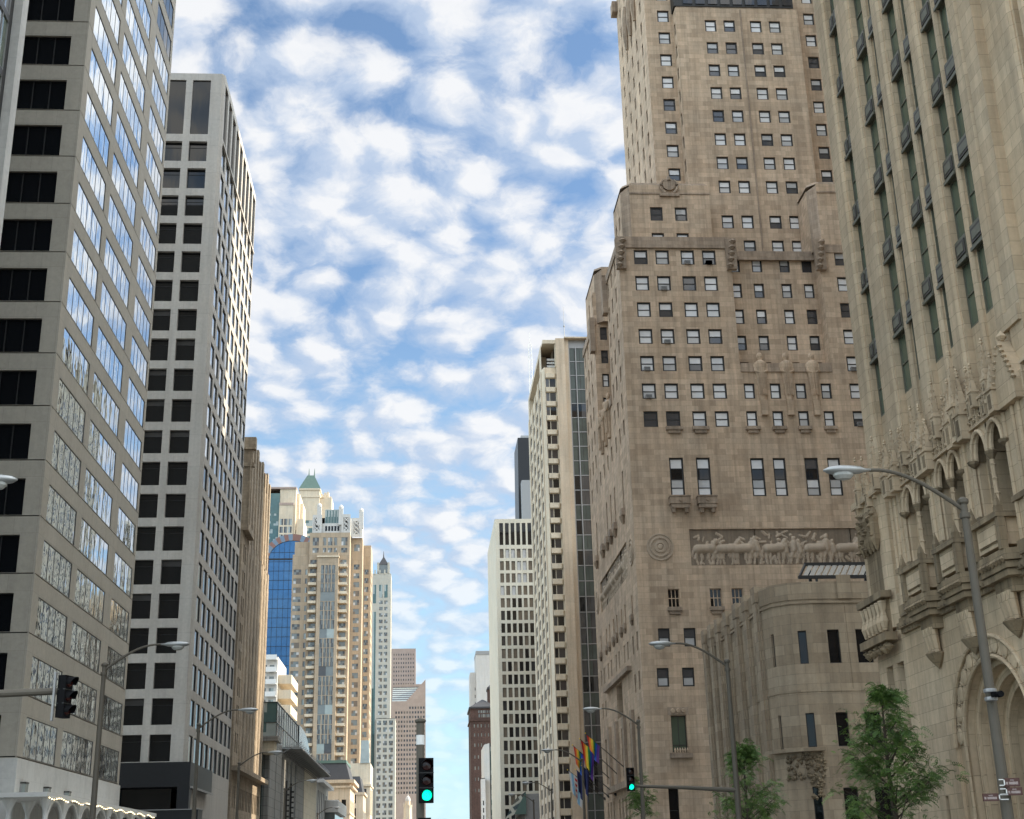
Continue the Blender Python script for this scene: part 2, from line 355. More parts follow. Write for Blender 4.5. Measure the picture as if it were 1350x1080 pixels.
style('far625t', .35, 1, 1, .06, 0, 'dark_frame', P1('tan_glass', 'curtain_mid', 'tan_glass', 'dark'), 5)
style('far_grey', .15, 3, 2, 0, 0, 'grey_frame', P1('grey_glass', 'curtain_dark', 'curtain_mid', 'grey_glass', 'tan_glass'), 7, False)
style('far_center', .15, 4, 2, 0, 0, 'white_metal', P1('grey_glass', 'curtain_dark', 'grey_glass'), 5, False)
style('far_pale', .1, 2, 1, 0, 0, 'grey_frame', P1('grey_glass', 'pale_glass', 'curtain_dark'), 4, False)
style('far_teal', .1, 2, 2, 0, 0, 'grey_frame', P1('teal', 'pale_glass', 'teal'), 4, False)
style('far_brown', .1, 1, 1, 0, 0, 'grey_frame', P1('tan_glass', 'curtain_dark'), 3, False)

class Pieces:
    """a part that comes in several separate pieces: each one its own object"""
    def __init__(s, name, B): s.name, s.B = name, B
    def __getattr__(s, k):
        def call(*a, **kw):
            mb = MB(); getattr(mb, k)(*a, **kw); return mb.build(s.name, s.B.root)
        return call
SIDE = dict(S=((1, 0), (0, -1)), E=((0, 1), (1, 0)), W=((0, -1), (-1, 0)), Nn=((-1, 0), (0, 1)))
class Bld:
    def __init__(s, name, label, cat, loc, group=None, maxwin=100):
        s.root = empty(name, label, cat, (loc[0], loc[1], 0), group); s.mb = {}; s.wins = []; s.maxwin = maxwin; s.rng = random.Random(len(label))
    def p(s, part):
        if part not in s.mb: s.mb[part] = MB()
        return s.mb[part]
    def face(s, side, pos, a0, a1, z0, z1, holes=(), m='limestone', part='wall', depth=.3, backm=None, arc=None):
        """wall on one side of a building with rectangular openings; holes are (a0, a1, z0, z1, style) in world metres"""
        u, n = SIDE[side]; mb = s.p(part)
        if arc: u = arc[1]; n = (u[1], -u[0])
        if side in 'SE': o = a0; sg = 1
        else: o = a1; sg = -1
        if arc: base = arc[0]
        else: base = (o, pos) if side in ('S', 'Nn') else (pos, o)
        L = a1-a0
        def pt(q, z, inn=0.0):
            return (base[0]+u[0]*q-n[0]*inn, base[1]+u[1]*q-n[1]*inn, z)
        hs = []
        for h in holes:
            q0, q1 = (h[0]-o, h[1]-o) if sg > 0 else (o-h[1], o-h[0])
            hs.append((max(q0, 0), min(q1, L), h[2], h[3], h[4] if len(h) > 4 else None, h[5] if len(h) > 5 else None))
        xs = sorted({0.0, L, *[round(h[0], 4) for h in hs], *[round(h[1], 4) for h in hs]}); zs = sorted({z0, z1, *[round(h[2], 4) for h in hs], *[round(h[3], 4) for h in hs]})
        for k in range(len(zs)-1):
            zm = (zs[k]+zs[k+1])/2; row = [h for h in hs if h[2] < zm < h[3]]; start = None
            for i in range(len(xs)-1):
                xm = (xs[i]+xs[i+1])/2; solid = not any(h[0] < xm < h[1] for h in row)
                if solid and start is None: start = xs[i]
                if start is not None and (not solid or i == len(xs)-2):
                    e = xs[i+1] if solid else xs[i]
                    if e > start+1e-4: mb.poly([pt(start, zs[k]), pt(e, zs[k]), pt(e, zs[k+1]), pt(start, zs[k+1])], m, [(start+o, zs[k]), (e+o, zs[k]), (e+o, zs[k+1]), (start+o, zs[k+1])])
                    start = None
        ang = atan2(u[1], u[0])
        for q0, q1, a, b, st, vv in hs:
            d = ST[st]['depth']+.03 if st else depth
            R = [(pt(q0, a), pt(q0, a, d), pt(q0, b, d), pt(q0, b)), (pt(q1, a, d), pt(q1, a), pt(q1, b), pt(q1, b, d)), (pt(q0, a), pt(q1, a), pt(q1, a, d), pt(q0, a, d)), (pt(q0, b, d), pt(q1, b, d), pt(q1, b), pt(q0, b))]
            for r in R: mb.poly(r, m)
            if st is None: mb.poly([pt(q0, a, d), pt(q1, a, d), pt(q1, b, d), pt(q0, b, d)], backm or m)
            else: s.win(pt(q0, a), ang, q1-q0, b-a, st, vv)
    def win(s, p, ang, w, h, st, v=None):
        s.wins.append((p, ang, w, h, st, s.rng.randrange(ST[st]['nv']) if v is None else v))
    def finish(s, weld=False):
        for part, mb in s.mb.items():
            if mb.f: mb.build(part, s.root, weld=weld)
        sized = []
        for wd in s.wins:
            p, ang, w, h, st, v = wd; c = (p[0]+cos(ang)*w/2, p[1]+sin(ang)*w/2, p[2]+h/2); q = project(c); a = 0
            if q and -40 < q[0] < 1390 and -40 < q[1] < 1120:
                nrm = Vector((sin(ang), -cos(ang), 0)); vd = (Vector((0, 0, EYE))-Vector(c)); a = max(0, nrm.dot(vd.normalized()))*w*h/vd.length_squared
            sized.append((a, wd))
        sized.sort(key=lambda t: -t[0]); rest = MB()
        for i, (a, (p, ang, w, h, st, v)) in enumerate(sized):
            g = win_geo(st, w, h, v); mt = Matrix.Translation(p) @ Matrix.Rotation(ang, 4, 'Z')
            if i < s.maxwin and a > 0:
                if g[2] is None:
                    both = MB(); both.add(g[0], Matrix())
                    if not ST[st]['child']: both.add(g[1], Matrix())
                    g[2] = both.mesh('window')
                    if g[1].f and ST[st]['child']: g[3] = g[1].mesh('frame')
                o = bpy.data.objects.new('window', g[2]); COL.objects.link(o); o.parent = s.root
                o.location = Vector(p)-s.root.location; o.rotation_euler = (0, 0, ang)
                if g[3]:
                    f = bpy.data.objects.new('frame', g[3]); COL.objects.link(f); f.parent = o
            else: rest.add(g[0], mt); rest.add(g[1], mt)
        if rest.f: o = rest.build('windows', s.root); o['kind'] = 'stuff'
        return s.root
def rowcol(cols, rows, st):
    """windows on a regular grid: cols are (a0, a1), rows are (z0, z1)"""
    return [(a, b, c, d, st) for a, b in cols for c, d in rows]
def shell(B, x0, x1, y0, y1, z0, z1, m, sides='SEWNT', part='wall', roof='roofing'):
    """plain closed remaining sides and the roof of a block"""
    if 'S' in sides: B.face('S', y0, x0, x1, z0, z1, (), m, part)
    if 'E' in sides: B.face('E', x1, y0, y1, z0, z1, (), m, part)
    if 'W' in sides: B.face('W', x0, y0, y1, z0, z1, (), m, part)
    if 'N' in sides: B.face('Nn', y1, x0, x1, z0, z1, (), m, part)
    if 'T' in sides: B.p('roof').poly([(x0, y0, z1-.15), (x1, y0, z1-.15), (x1, y1, z1-.15), (x0, y1, z1-.15)], roof)

# ================================================================== SETTING
g = MB(); g.poly([(-5000, -3000, -.3), (5000, -3000, -.3), (5000, 9000, -.3), (-5000, 9000, -.3)], 'ground'); struct(g, 'ground')
g = MB(); g.poly([(-11.5, -200, 0), (11.5, -200, 0), (11.5, 2200, 0), (-11.5, 2200, 0)], 'asphalt'); struct(g, 'road')
g = MB()
for y in range(-60, 900, 9):
    for x in (-7.4, -3.9, 3.9, 7.4): g.poly([(x-.07, y, .004), (x+.07, y, .004), (x+.07, y+3, .004), (x-.07, y+3, .004)], 'paint_white')
for x in (-.25, .25): g.poly([(x-.06, -60, .004), (x+.06, -60, .004), (x+.06, 900, .004), (x-.06, 900, .004)], 'paint_yellow')
struct(g, 'road_markings')
for sx in (-1, 1):
    g = MB(); g.box(sx*11.8, sx*60, -200, 2200, -.2, .15, 'pave'); struct(g, 'pavement')
    g = MB(); g.box(sx*11.5, sx*11.797, -200, 2200, -.2, .15, 'kerb'); struct(g, 'kerb')

# ================================================================== LEFT SIDE
# ---- mirrored precast office block
B = Bld('office_building', 'pale precast office block with bands of sky-reflecting mirror windows, nearest on the left', 'building', (-37, 95), maxwin=100)
rows = [(8.5+3.67*k, 8.5+3.67*k+2.4) for k in range(22)]
H_ = 92
ce = [(82.5, 89.6), (90.95, 99.4), (101.6, 108.0)]
cs = [(-28.65-4.9*k, -25.13-4.9*k) for k in range(5)]
he, hs_ = [], []
for k, (a, b) in enumerate(rows):
    for i, (y0, y1) in enumerate(ce): he.append((y0, y1, a, b, 'louvre' if (k >= 18 and i == 2) else ('office6' if i == 1 else 'office')))
    he.append((81.25, 108.65, a-.09, a-.015)); hs_.append((-49.95, -24.05, a-.09, a-.015))
    for x0, x1 in cs: hs_.append((x0, x1, a, b, 'office_s'))
B.face('E', -24, 81.2, 108.7, 7.6, H_, he, 'precast', depth=.1, backm='black_frame')
B.face('S', 81.2, -50, -24, 7.6, H_, hs_, 'precast', depth=.1, backm='black_frame')
shell(B, -50, -24, 81.2, 108.7, 7.6, H_, 'precast', 'WNT')
# stone base with arcade canopy
pb = B.p('base')
B.face('E', -23.9, 81.1, 108.8, 0, 8.3, [(83+5.1*k, 86.6+5.1*k, .3, 4.3, 'deep_dark') for k in range(5)], 'white_stone', 'base')
B.face('S', 81.1, -50, -23.9, 0, 8.3, [(-49+5*k, -45.4+5*k, .3, 4.3, 'deep_dark') for k in range(5)], 'white_stone', 'base')
pb.box(-50, -23.9, 81.1, 108.8, 8.3, 8.36, 'white_stone')
B.finish()
C_ = empty('arcade_canopy', 'white arched canopy with slender columns and strings of small lights along the office block', 'canopy', (-21.5, 92, .15))
mb = MB(); mb.box(-23.85, -20.6, 76, 107, 5.85, 6.1, 'white_metal'); mb.build('canopy_roof', C_)
for k in range(8):
    y = 77+3.7*k
    for x in (-20.9, -22.9):
        mb = MB(); mb.tube([(x, y, .15), (x, y, 5.85)], [.17, .12], 'white_metal', 10); mb.lathe([(.12, 5.0), (.16, 5.2), (.45, 5.84)], (x, y, 0), 'white_metal', 10); mb.build('column', C_)
    if k < 7:
        mb = MB(); mb.tube([(-20.9, y+1.85-1.75*cos(pi*t/12), 4.2+1.55*sin(pi*t/12)) for t in range(13)], .09, 'white_metal', 6); mb.build('arch', C_)
mb = MB()
for k in range(60): mb.lathe([(0, -.04), (.045, 0), (0, .05)], (-20.55, 76.3+30*k/60, 5.80-.06*sin(k)), 'bulb', 6)
mb.build('string_of_lights', C_)
for k in range(3):
    y = 82.4+5.0*k; Lm = empty('wall_lamp', 'square glazed wall lamp on the white stone base, %s' % ('nearest the corner', 'middle of three', 'farthest from the corner')[k], 'lamp', (-23.9, y, 6.5), 'wall lamps on the office base')
    mb = MB(); mb.box(-23.9, -23.55, y-.32, y+.32, 6.2, 6.28, 'dark_frame'); mb.box(-23.9, -23.55, y-.32, y+.32, 6.95, 7.05, 'dark_frame'); mb.box(-23.9, -23.8, y-.3, y+.3, 6.28, 6.95, 'grey_frame'); mb.build('bracket', Lm)
    mb = MB(); mb.box(-23.8, -23.57, y-.28, y+.28, 6.28, 6.95, 'pale_glass'); mb.build('glass', Lm)

# ---- glass tower cut by the left frame edge
B = Bld('glass_tower', 'teal glass tower with a pale metal end pier, cut by the left edge', 'building', (-36, 52))
B.face('E', -24, 40, 66.0, 0, 96, rowcol([(40.5+3.2*k, 43.4+3.2*k) for k in range(8)], [(1+3.7*k, 4.3+3.7*k) for k in range(25)], 's541'), 'black_granite')
B.face('S', 40, -48, -24, 0, 96, rowcol([(-47.5+3.2*k, -44.6+3.2*k) for k in range(7)], [(1+3.7*k, 4.3+3.7*k) for k in range(25)], 's541'), 'black_granite')
shell(B, -48, -24, 40, 67.5, 0, 96, 'black_granite', 'WN'); B.p('roof').box(-48.2, -23.8, 39.8, 67.6, 96, 96.6, 'grey_frame')
B.p('pier').box(-24.6, -23.6, 66.55, 67.5, 0, 96, 'white_stone'); B.face('E', -24.1, 66.0, 66.55, 0, 96, (), 'black_granite')
B.finish()

# ---- concrete grid tower
B = Bld('grid_tower', 'tall concrete grid tower with square dark windows above a black granite entrance', 'building', (-38, 154))
zr = [(84.17-3.635*k-2.68, 84.17-3.635*k) for k in range(0, 20)]
top = (85.15, 92.65)
cs = [(-27.8-2.95*k, -25.65-2.95*k) for k in range(0, 8)]
hs_ = rowcol(cs, zr, 'grid_s')+rowcol(cs, [top], 'tallpanel')
ce = [(139.15+3.41*k, 139.15+3.41*k+2.5) for k in range(9)]
he = rowcol(ce, zr[:11], 'grid_e')+rowcol(ce, zr[11:], 'grid_e_low')+rowcol(ce, [top], 'tallpanel')
he = [h for h in he if not (h[2] < 12.4 and h[0] < 150)]
B.face('S', 138.3, -52, -24.35, 12.3, 93.6, hs_, 'concrete'); B.face('E', -24, 138.75, 169.2, 5, 93.6, he, 'concrete')
B.p('wall').poly([(-24.35, 138.3, 12.3), (-24, 138.75, 12.3), (-24, 138.75, 93.6), (-24.35, 138.3, 93.6)], 'concrete')
shell(B, -52, -24, 138.3, 169.2, 5, 93.6, 'concrete', 'WN')
B.p('roof').box(-52, -24.3, 138.7, 168.9, 93.3, 93.62, 'roofing')
B.p('wall').box(-23.97, -23.85, 139.3, 169, 84.25, 84.6, 'concrete')
e = B.p('entrance'); e.box(-52, -23.4, 137.6, 152, 9.9, 12.3, 'black_granite'); e.box(-23.3, -23.2, 137.5, 152, 9.75, 9.95, 'grey_frame')
e.box(-52, -25.5, 139.4, 152, 0, 9.9, 'dark'); e.box(-24.6, -23.4, 137.6, 138.8, 0, 9.9, 'black_granite'); e.box(-32, -30.8, 137.6, 138.8, 0, 9.9, 'black_granite'); e.box(-40, -38.8, 137.6, 138.8, 0, 9.9, 'black_granite')
e.box(-30.8, -22.2, 136.2, 138.9, 6.2, 7.6, 'black_granite'); e.box(-30.8, -22.1, 136.1, 138.9, 7.6, 7.68, 'grey_frame')
B.face('E', -24.02, 152, 169.2, 0, 5, [(153+3.41*k, 155.7+3.41*k, .4, 4.2, 'grid_e_low') for k in range(4)], 'white_plaster')
for k, (x, z) in enumerate(((-28.9, 14.2), (-27.4, 13.5), (-29.0, 9.0), (-26, 6.4))):
    pass
B.finish()

# ---- brown stone tower with buttress piers
B = Bld('buttressed_tower', 'brown weathered stone tower with deep vertical piers and a narrow strip of morning sun', 'building', (-38, 192))
def piers(B, side, pos, a0, a1, n, z0, z1, wd, dp, m, part='pier', top=0):
    for k in range(n):
        a = a0+(a1-a0)*k/(n-1); mb = MB()
        if side == 'E': mb.box(pos, pos+dp, a-wd/2, a+wd/2, z0, z1+(top if k % 2 == 0 else 0), m); mb.box(pos, pos+dp*.6, a-wd*.8, a+wd*.8, z0, z1-2.5, m)
        elif side == 'S': mb.box(a-wd/2, a+wd/2, pos-dp, pos, z0, z1, m)
        elif side == 'W': mb.box(pos-dp, pos, a-wd/2, a+wd/2, z0, z1, m)
        mb.build(part, B.root)
zr = [(16.4+3.6*k, 18.9+3.6*k) for k in range(8)]
B.face('E', -24.5, 174.7, 206.5, 0, 45.6, rowcol([(176.5+.0, 177.5), (178.1, 179.1)]+[(182.6+3.35*k, 183.6+3.35*k) for k in range(7)]+[(184.1+3.35*k, 185.1+3.35*k) for k in range(7)], zr+[(9.5, 12.2), (3, 7.5)], 'far_brown'), 'brown_stone')
B.face('S', 174.7, -50, -24.5, 0, 45.6, (), 'brown_stone'); shell(B, -50, -24.5, 174.7, 206.5, 0, 45.6, 'brown_stone', 'WNT')
piers(B, 'E', -24.5, 181.6, 205.2, 8, 14.6, 46, 1.6, .09, 'brown_stone')
zr = [(47+3.6*k, 49.6+3.6*k) for k in range(3)]
B.face('E', -24.9, 182.7, 205.6, 45.6, 61, rowcol([(184.5+3.2*k, 185.5+3.2*k) for k in range(7)], zr, 'far_brown'), 'brown_stone')
B.face('S', 182.7, -48, -24.9, 45.6, 61, rowcol([(-27.4, -26.5)], [(48, 56)], 'far_brown'), 'brown_stone'); shell(B, -48, -24.9, 182.7, 205.6, 45.6, 61, 'brown_stone', 'WNT')
piers(B, 'E', -24.9, 183.3, 205.0, 8, 45.6, 60.6, 1.3, .3, 'brown_stone', top=.9)
c = B.p('cornice'); c.box(-24.5, -23.4, 174.5, 206.7, 14.0, 14.6, 'brown_stone'); c.box(-25.2, -23.7, 174.6, 181, 45.6, 46.5, 'brown_stone'); c.box(-48.2, -24.2, 182.3, 183.4, 59.6, 61.4, 'brown_stone'); c.box(-48.1, -24.3, 182.5, 183.3, 57.0, 57.6, 'brown_stone')
B.finish()

# ---- grey stone shopping mall with glass penthouse
B = Bld('shopping_mall', 'low grey stone mall with a glazed penthouse and a louvred canopy under its roof', 'building', (-34, 255))
B.face('E', -24, 212, 307, 0, 21.6, [(212.5+9.4*k, 213.2+9.4*k, 3, 20) for k in range(4)]+[(246.5, 249.5, 2, 20.5, 's541'), (255, 258, 2, 20.5, 's541')], 'mall_stone', backm='black_frame')
B.p('wall').box(-24, -23.94, 275, 306.9, 0, 21.4, 'cream_clad')
B.face('S', 212, -50, -24, 0, 21.6, [(-28.4, -25.2, .5, 18.4, 's541')], 'mall_stone'); shell(B, -50, -24, 212, 307, 0, 21.6, 'mall_stone', 'WNT')
c = B.p('corner_cornice'); c.box(-50, -22.9, 208.5, 212, 18.8, 20.6, 'cream_clad'); c.box(-50, -22.3, 207.8, 213, 20.6, 21.3, 'mall_stone')
e = B.p('glass_corner'); e.box(-27, -24.6, 208.7, 211.9, 0, 18.8, 'teal_dark')
pm = B.p('penthouse')
B.face('E', -24.1, 222, 262, 21.6, 28.2, rowcol([(222.15+4.0*k, 226.05+4.0*k) for k in range(10)], [(21.75, 24.8), (24.88, 28.1)], 'far_teal'), 'grey_frame', 'penthouse')
pts = []
for k in range(9):
    t = k/8; pts.append((262+30*t, 28.4-6.0*t**3.5))
for (a, z), (b, z2) in zip(pts, pts[1:]): pm.poly([(-24.05, a, 21.6), (-24.05, b, 21.6), (-24.05, b, z2), (-24.05, a, z)], 'pale_glass')
for (a, z), (b, z2) in zip(pts, pts[1:]): pm.poly([(-24.05, a, z), (-24.05, b, z2), (-44, b, z2), (-44, a, z)], 'pale_glass')
B.face('S', 222, -44, -24.1, 21.6, 28.2, rowcol([(-43.9+3.3*k, -40.7+3.3*k) for k in range(6)], [(21.75, 24.8), (24.88, 28.1)], 'far_teal'), 'black_frame', 'penthouse')
shell(B, -44, -24.1, 222, 262, 21.6, 28.2, 'grey_frame', 'WNT')
for k in range(24):
    y = 231+3.25*k; mb = MB(); L = 3.0 if k else 3.3
    mb.poly([(-24, y, 21.5), (-24+L, y, 22.6), (-24+L, y+.25, 22.6), (-24, y+.25, 21.5)], 'alu'); mb.box(-24, -24+L, y, y+.18, 21.3, 21.5, 'alu')
    mb.tube([(-24, y, 20.6), (-24+L, y, 22.4)], .08, 'grey_frame', 5); mb.build('canopy_rib', B.root)
k = B.p('canopy'); k.box(-24, -21.1, 231, 307, 21.52, 21.62, 'grey_glass'); k.tube([(-21, 231, 21.6), (-21, 307, 21.6)], .14, 'grey_frame', 6)
for y in (238, 246): 
    mb = MB(); mb.box(-23.9, -23.6, y, y+.5, 4, 16.5, 'black_frame')
    for q in range(12): mb.box(-23.6, -23.2, y-.15, y+.65, 5+q*.9, 5.25+q*.9, 'black_frame')
    mb.build('wall_fixture', B.root)
B.finish()

# ---- white shop building with bay
B = Bld('white_shop', 'small white shop building with tall blue windows and a projecting glass bay', 'building', (-34, 330))
B.face('E', -24, 309.5, 345, 0, 20.4, rowcol([(311+5.4*k, 314.4+5.4*k) for k in range(6)], [(9, 19)], 's541'), 'white_plaster'); B.face('S', 309.5, -45, -24, 0, 20.4, (), 'white_plaster')
shell(B, -45, -24, 309.5, 345, 0, 20.4, 'white_plaster', 'WNT')
c = B.p('cornice'); c.box(-45, -22.6, 309, 345.5, 20.4, 21.2, 'white_plaster')
b = B.p('bay'); b.box(-23.95, -20.8, 335, 372, 14.9, 17.6, 'white_plaster'); b.box(-23.95, -20.9, 335.2, 371.8, 17.6, 17.75, 'white_metal'); b.box(-24, -21.6, 336, 371, 10, 14.9, 'grey_glass')
B.finish()

# ---- mansard building
B = Bld('mansard_building', 'stone building with a dark slate mansard roof edged in green copper', 'building', (-36, 452))
s = 440/300; Zs = lambda z: (z-1.7)*s+1.7
B.face('S', 440, -46, -23.6, 0, Zs(20.0), rowcol([(-30.6+2.2*k, -29.2+2.2*k) for k in range(3)]+[(-38+2.2*k, -36.6+2.2*k) for k in range(3)], [(Zs(13.6), Zs(16.1)), (Zs(8), Zs(11.5))], 'far'), 'cream_brown')
B.face('E', -23.6, 440, 470, 0, Zs(20), rowcol([(442+3*k, 443.4+3*k) for k in range(9)], [(Zs(13.6), Zs(16.1)), (Zs(8), Zs(11.5))], 'far'), 'cream_brown'); shell(B, -46, -23.6, 440, 470, 0, Zs(20), 'cream_brown', 'WN')
c = B.p('cornice'); c.box(-46.6, -22.6, 439.2, 470.6, Zs(18.6), Zs(19.0), 'cream_brown'); c.box(-46.9, -22.2, 438.8, 470.8, Zs(19.6), Zs(20.3), 'cream_brown')
c.box(-46.2, -23.3, 439.7, 470.2, Zs(13.0), Zs(13.3), 'cream_brown')
r_ = B.p('roof'); r_.prism([(-46, 440), (-23.6, 440), (-23.6, 470), (-46, 470)], Zs(20.3), Zs(24.0), 'slate', .86)
r_.box(-44.6, -25.0, 441.8, 468.2, Zs(24.0), Zs(24.6), 'copper')
B.finish()
B = Bld('stone_shop_building', 'narrow grey stone building with a steep slate roof beside the mansard building', 'building', (-28, 525))
s = 514/330
B.face('S', 514, -36, -22.6, 0, Zs(19), rowcol([(-27.3, -25.2)], [(3, Zs(15.5))], 'far')+rowcol([(-26.9, -25.3)], [(Zs(16.6), Zs(18.6))], 'far'), 'cream_brown'); shell(B, -36, -22.6, 514, 540, 0, Zs(19), 'cream_brown', 'EWN')
B.p('roof').prism([(-36, 514), (-22.8, 514), (-22.8, 540), (-36, 540)], Zs(19), Zs(23), 'slate', .8); B.p('cornice').box(-36.4, -22.0, 513.5, 540, Zs(18.6), Zs(19.2), 'cream_brown')
B.finish()
B = Bld('red_window_building', 'narrow pale building with dark red window panels before the twin stone towers', 'building', (-30, 560))
B.face('S', 548, -40, -21.3, 0, 42, rowcol([(-25.0, -22.8), (-29, -26.5)], [(3, 9), (12, 18), (22, 32)], 'far_brown'), 'cream'); B.face('E', -21.3, 548, 572, 0, 42, rowcol([(550+5*k, 553+5*k) for k in range(4)], [(3, 9), (12, 18), (22, 32)], 'far'), 'cream')
shell(B, -40, -21.3, 548, 572, 0, 42, 'cream', 'WNT')
c = B.p('balcony'); c.box(-25.5, -20.7, 547, 572, 19.5, 20.3, 'cream'); c.box(-25.5, -20.7, 547, 572, 10.2, 10.8, 'cream'); c.box(-25.5, -20.9, 547.2, 572, 33, 33.8, 'cream'); c.prism([(-25.5, 547.5), (-21.8, 547.5), (-21.8, 552), (-25.5, 552)], 42, 51, 'pale_glass', .8)
B.finish()

# ---- blue arch tower
B = Bld('blue_arch_tower', 'tower with a blue glass front framed by a rust and grey striped round arch', 'building', (-64, 655))
s = 640/330; X_ = lambda x: x*s
x0, x1 = -77, -59; cx = -64.8; r_in = 11.5; zb = Zs(76.9); top_r = Zs(83.4)-zb
mb = B.p('glass_front')
prof = [(cx-r_in, 0)]+[(cx-r_in*cos(pi*k/20), zb+ (top_r-3.3)*sin(pi*k/20)) for k in range(21)]+[(cx+r_in, 0)]
mb.poly([(x, 640.3, z) for x, z in prof[1:-1]], 'blue'); mb.poly([(cx-r_in, 640.3, 0), (cx+r_in, 640.3, 0), (cx+r_in, 640.3, zb), (cx-r_in, 640.3, zb)], 'blue')
mu = B.p('mullion')
for k in range(1, 9): mu.box(cx-r_in+2.55*k-.06, cx-r_in+2.55*k+.06, 640.1, 640.28, 0, zb+(top_r-4.0)*sqrt(max(0, 1-((-r_in+2.55*k)/r_in)**2)), 'black_frame')
for k in range(33):
    z = 2+4.65*k; mu.box(cx-r_in, cx+r_in, 640.12, 640.27, z, z+.16, 'black_frame')
for k in range(8):
    z = zb+.1
mu.box(cx-r_in, cx+r_in, 640.0, 640.3, zb-.35, zb+.35, 'black_frame')
ar = B.p('arch')
for k in range(20):
    a0, a1 = pi*k/20, pi*(k+1)/20; R1, R0 = r_in+3.1, r_in; c0 = [(cx-R0*cos(a0), zb+(top_r-3.3)*sin(a0)), (cx-R0*cos(a1), zb+(top_r-3.3)*sin(a1)), (cx-R1*cos(a1), zb+top_r*sin(a1)), (cx-R1*cos(a0), zb+top_r*sin(a0))]
    m = 'slate_blue' if k in (2, 3, 5, 7, 9, 12, 14, 16, 17) else 'rust'
    ar.poly([(x, 639.7, z) for x, z in c0[::-1]], m); ar.poly([(c0[2][0], 639.7, c0[2][1]), (c0[3][0], 639.7, c0[3][1]), (c0[3][0], 670, c0[3][1]), (c0[2][0], 670, c0[2][1])], m)
for sx in (-1, 1): 
    a, b = sorted((cx+sx*r_in, cx+sx*(r_in+3.1))); B.face('S', 639.7, a, b, 0, zb, [(a+.3, b-.3, 5+9.2*k, 9.6+9.2*k, 'far_teal') for k in range(16)], 'rust')
shell(B, cx-r_in-3.1, cx+r_in+3.1, 640.6, 670, 0, zb, 'rust', 'EWN')
B.finish()

# ---- pale residential tower with teal bays, far behind
B = Bld('teal_bay_tower', 'cream residential tower with a teal glass strip, left of the green pyramid roof', 'building', (-76, 740))
s = 720/430
B.face('S', 720.0, X_(-56), X_(-48.3), 0, Zs(122.4), rowcol([(X_(-55.5+1.8*k), X_(-53.9+1.8*k)) for k in range(4)], [(5+4.5*k, 7.5+4.5*k) for k in range(42)], 'far_teal'), 'teal')
B.face('S', 719.0, X_(-48.3), X_(-43.6), 0, Zs(118.1), rowcol([(X_(-48.0+1.45*k), X_(-46.85+1.45*k)) for k in range(3)], [(5+4.5*k, 8.6+4.5*k) for k in range(41)], 'far_pale'), 'cream')
B.face('S', 720.5, X_(-48.3), X_(-42.9), 0, Zs(124.2), (), 'cream'); B.face('E', X_(-42.9), 720.5, 748.0, 0, Zs(124.2), (), 'cream'); shell(B, X_(-56), X_(-42.9), 720.6, 748.0, 0, Zs(124.2), 'cream', 'WNT')
c = B.p('parapet'); c.box(X_(-56), X_(-42.8), 719.8, 748.0, Zs(124), Zs(124.6), 'pink_dark'); c.box(X_(-48.4), X_(-43.5), 718.7, 720.4, Zs(118.1), Zs(118.9), 'pink_dark')
st_ = B.p('east_bays')
for k, (xx, zz) in enumerate(((-41.9, 123), (-40.9, 120.2))): B.face('S', 725.0+4*k, X_(xx-2.2), X_(xx), 0, Zs(zz), rowcol([(X_(xx-1.9), X_(xx-.4))], [(5+4.5*q, 8.3+4.5*q) for q in range(41)], 'far_pale'), 'cream', 'east_bays'); B.face('E', X_(xx), 725.0+4*k, 744.0, 0, Zs(zz), (), 'cream', 'east_bays')
B.face('S', 722.0, X_(-42.6), X_(-40.2), 0, Zs(113.7), rowcol([(X_(-42.2), X_(-40.6))], [(5+4.5*q, 8+4.5*q) for q in range(39)], 'far_pale'), 'cream', 'east_bays'); B.face('E', X_(-40.2), 722.0, 744.0, 0, Zs(113.7), (), 'cream', 'east_bays')
B.finish()

# ---- tower with green pyramid
B = Bld('pyramid_roof_tower', 'cream tower with a green copper pyramid roof and two thin spires', 'building', (-71, 812))
s = 800/600
B.face('S', 800, X_(-58.2), X_(-48.8), 0, Zs(172), rowcol([(X_(-57.2), X_(-56)), (X_(-55.2), X_(-51.8)), (X_(-51), X_(-49.8))], [(140+5*k, 143.6+5*k) for k in range(14)], 'far_teal'), 'cream'); B.face('E', X_(-48.8), 800, 814, 0, Zs(172), (), 'cream'); shell(B, X_(-58.2), X_(-48.8), 800, 814, 0, Zs(172), 'cream', 'WNT')
B.face('S', 803, X_(-49), X_(-43.2), 0, Zs(168.5), (), 'cream'); B.face('E', X_(-43.2), 803, 820, 0, Zs(168.5), (), 'cream')
c = B.p('cornice'); c.box(X_(-58.6), X_(-48.4), 799.4, 815, Zs(171.6), Zs(172.4), 'cream'); c.box(X_(-58.4), X_(-48.6), 799.6, 814.5, Zs(168.0), Zs(168.6), 'cream')
for k in range(4): c.prism([(X_(-48.2+1.2*k), 802+k), (X_(-47+1.2*k), 802+k), (X_(-47+1.2*k), 806+k), (X_(-48.2+1.2*k), 806+k)], Zs(168.4), Zs((170, 171, 171.6, 169.5)[k]), 'cream', .8)
B.p('roof').prism([(X_(-58.6), 799.4), (X_(-48.4), 799.4), (X_(-48.4), 815), (X_(-58.6), 815)], Zs(172.4), Zs(179.9), 'copper', .32)
for x in (-54.5, -51.9): mb = MB(); mb.tube([(X_(x), 807, Zs(179.8)), (X_(x), 807, Zs(183.8))], [.5, .12], 'copper', 6); mb.build('spire', B.root)
B.finish()

# ---- stepped beige residential tower
B = Bld('stepped_tower', 'large stepped beige residential tower with balconies and a crown of pinnacles', 'building', (-42, 605))
s = 580/420
rz = [(Zs(92.3-2.97*k-.0), Zs(92.3-2.97*k+1.75)) for k in range(-1, 29)]
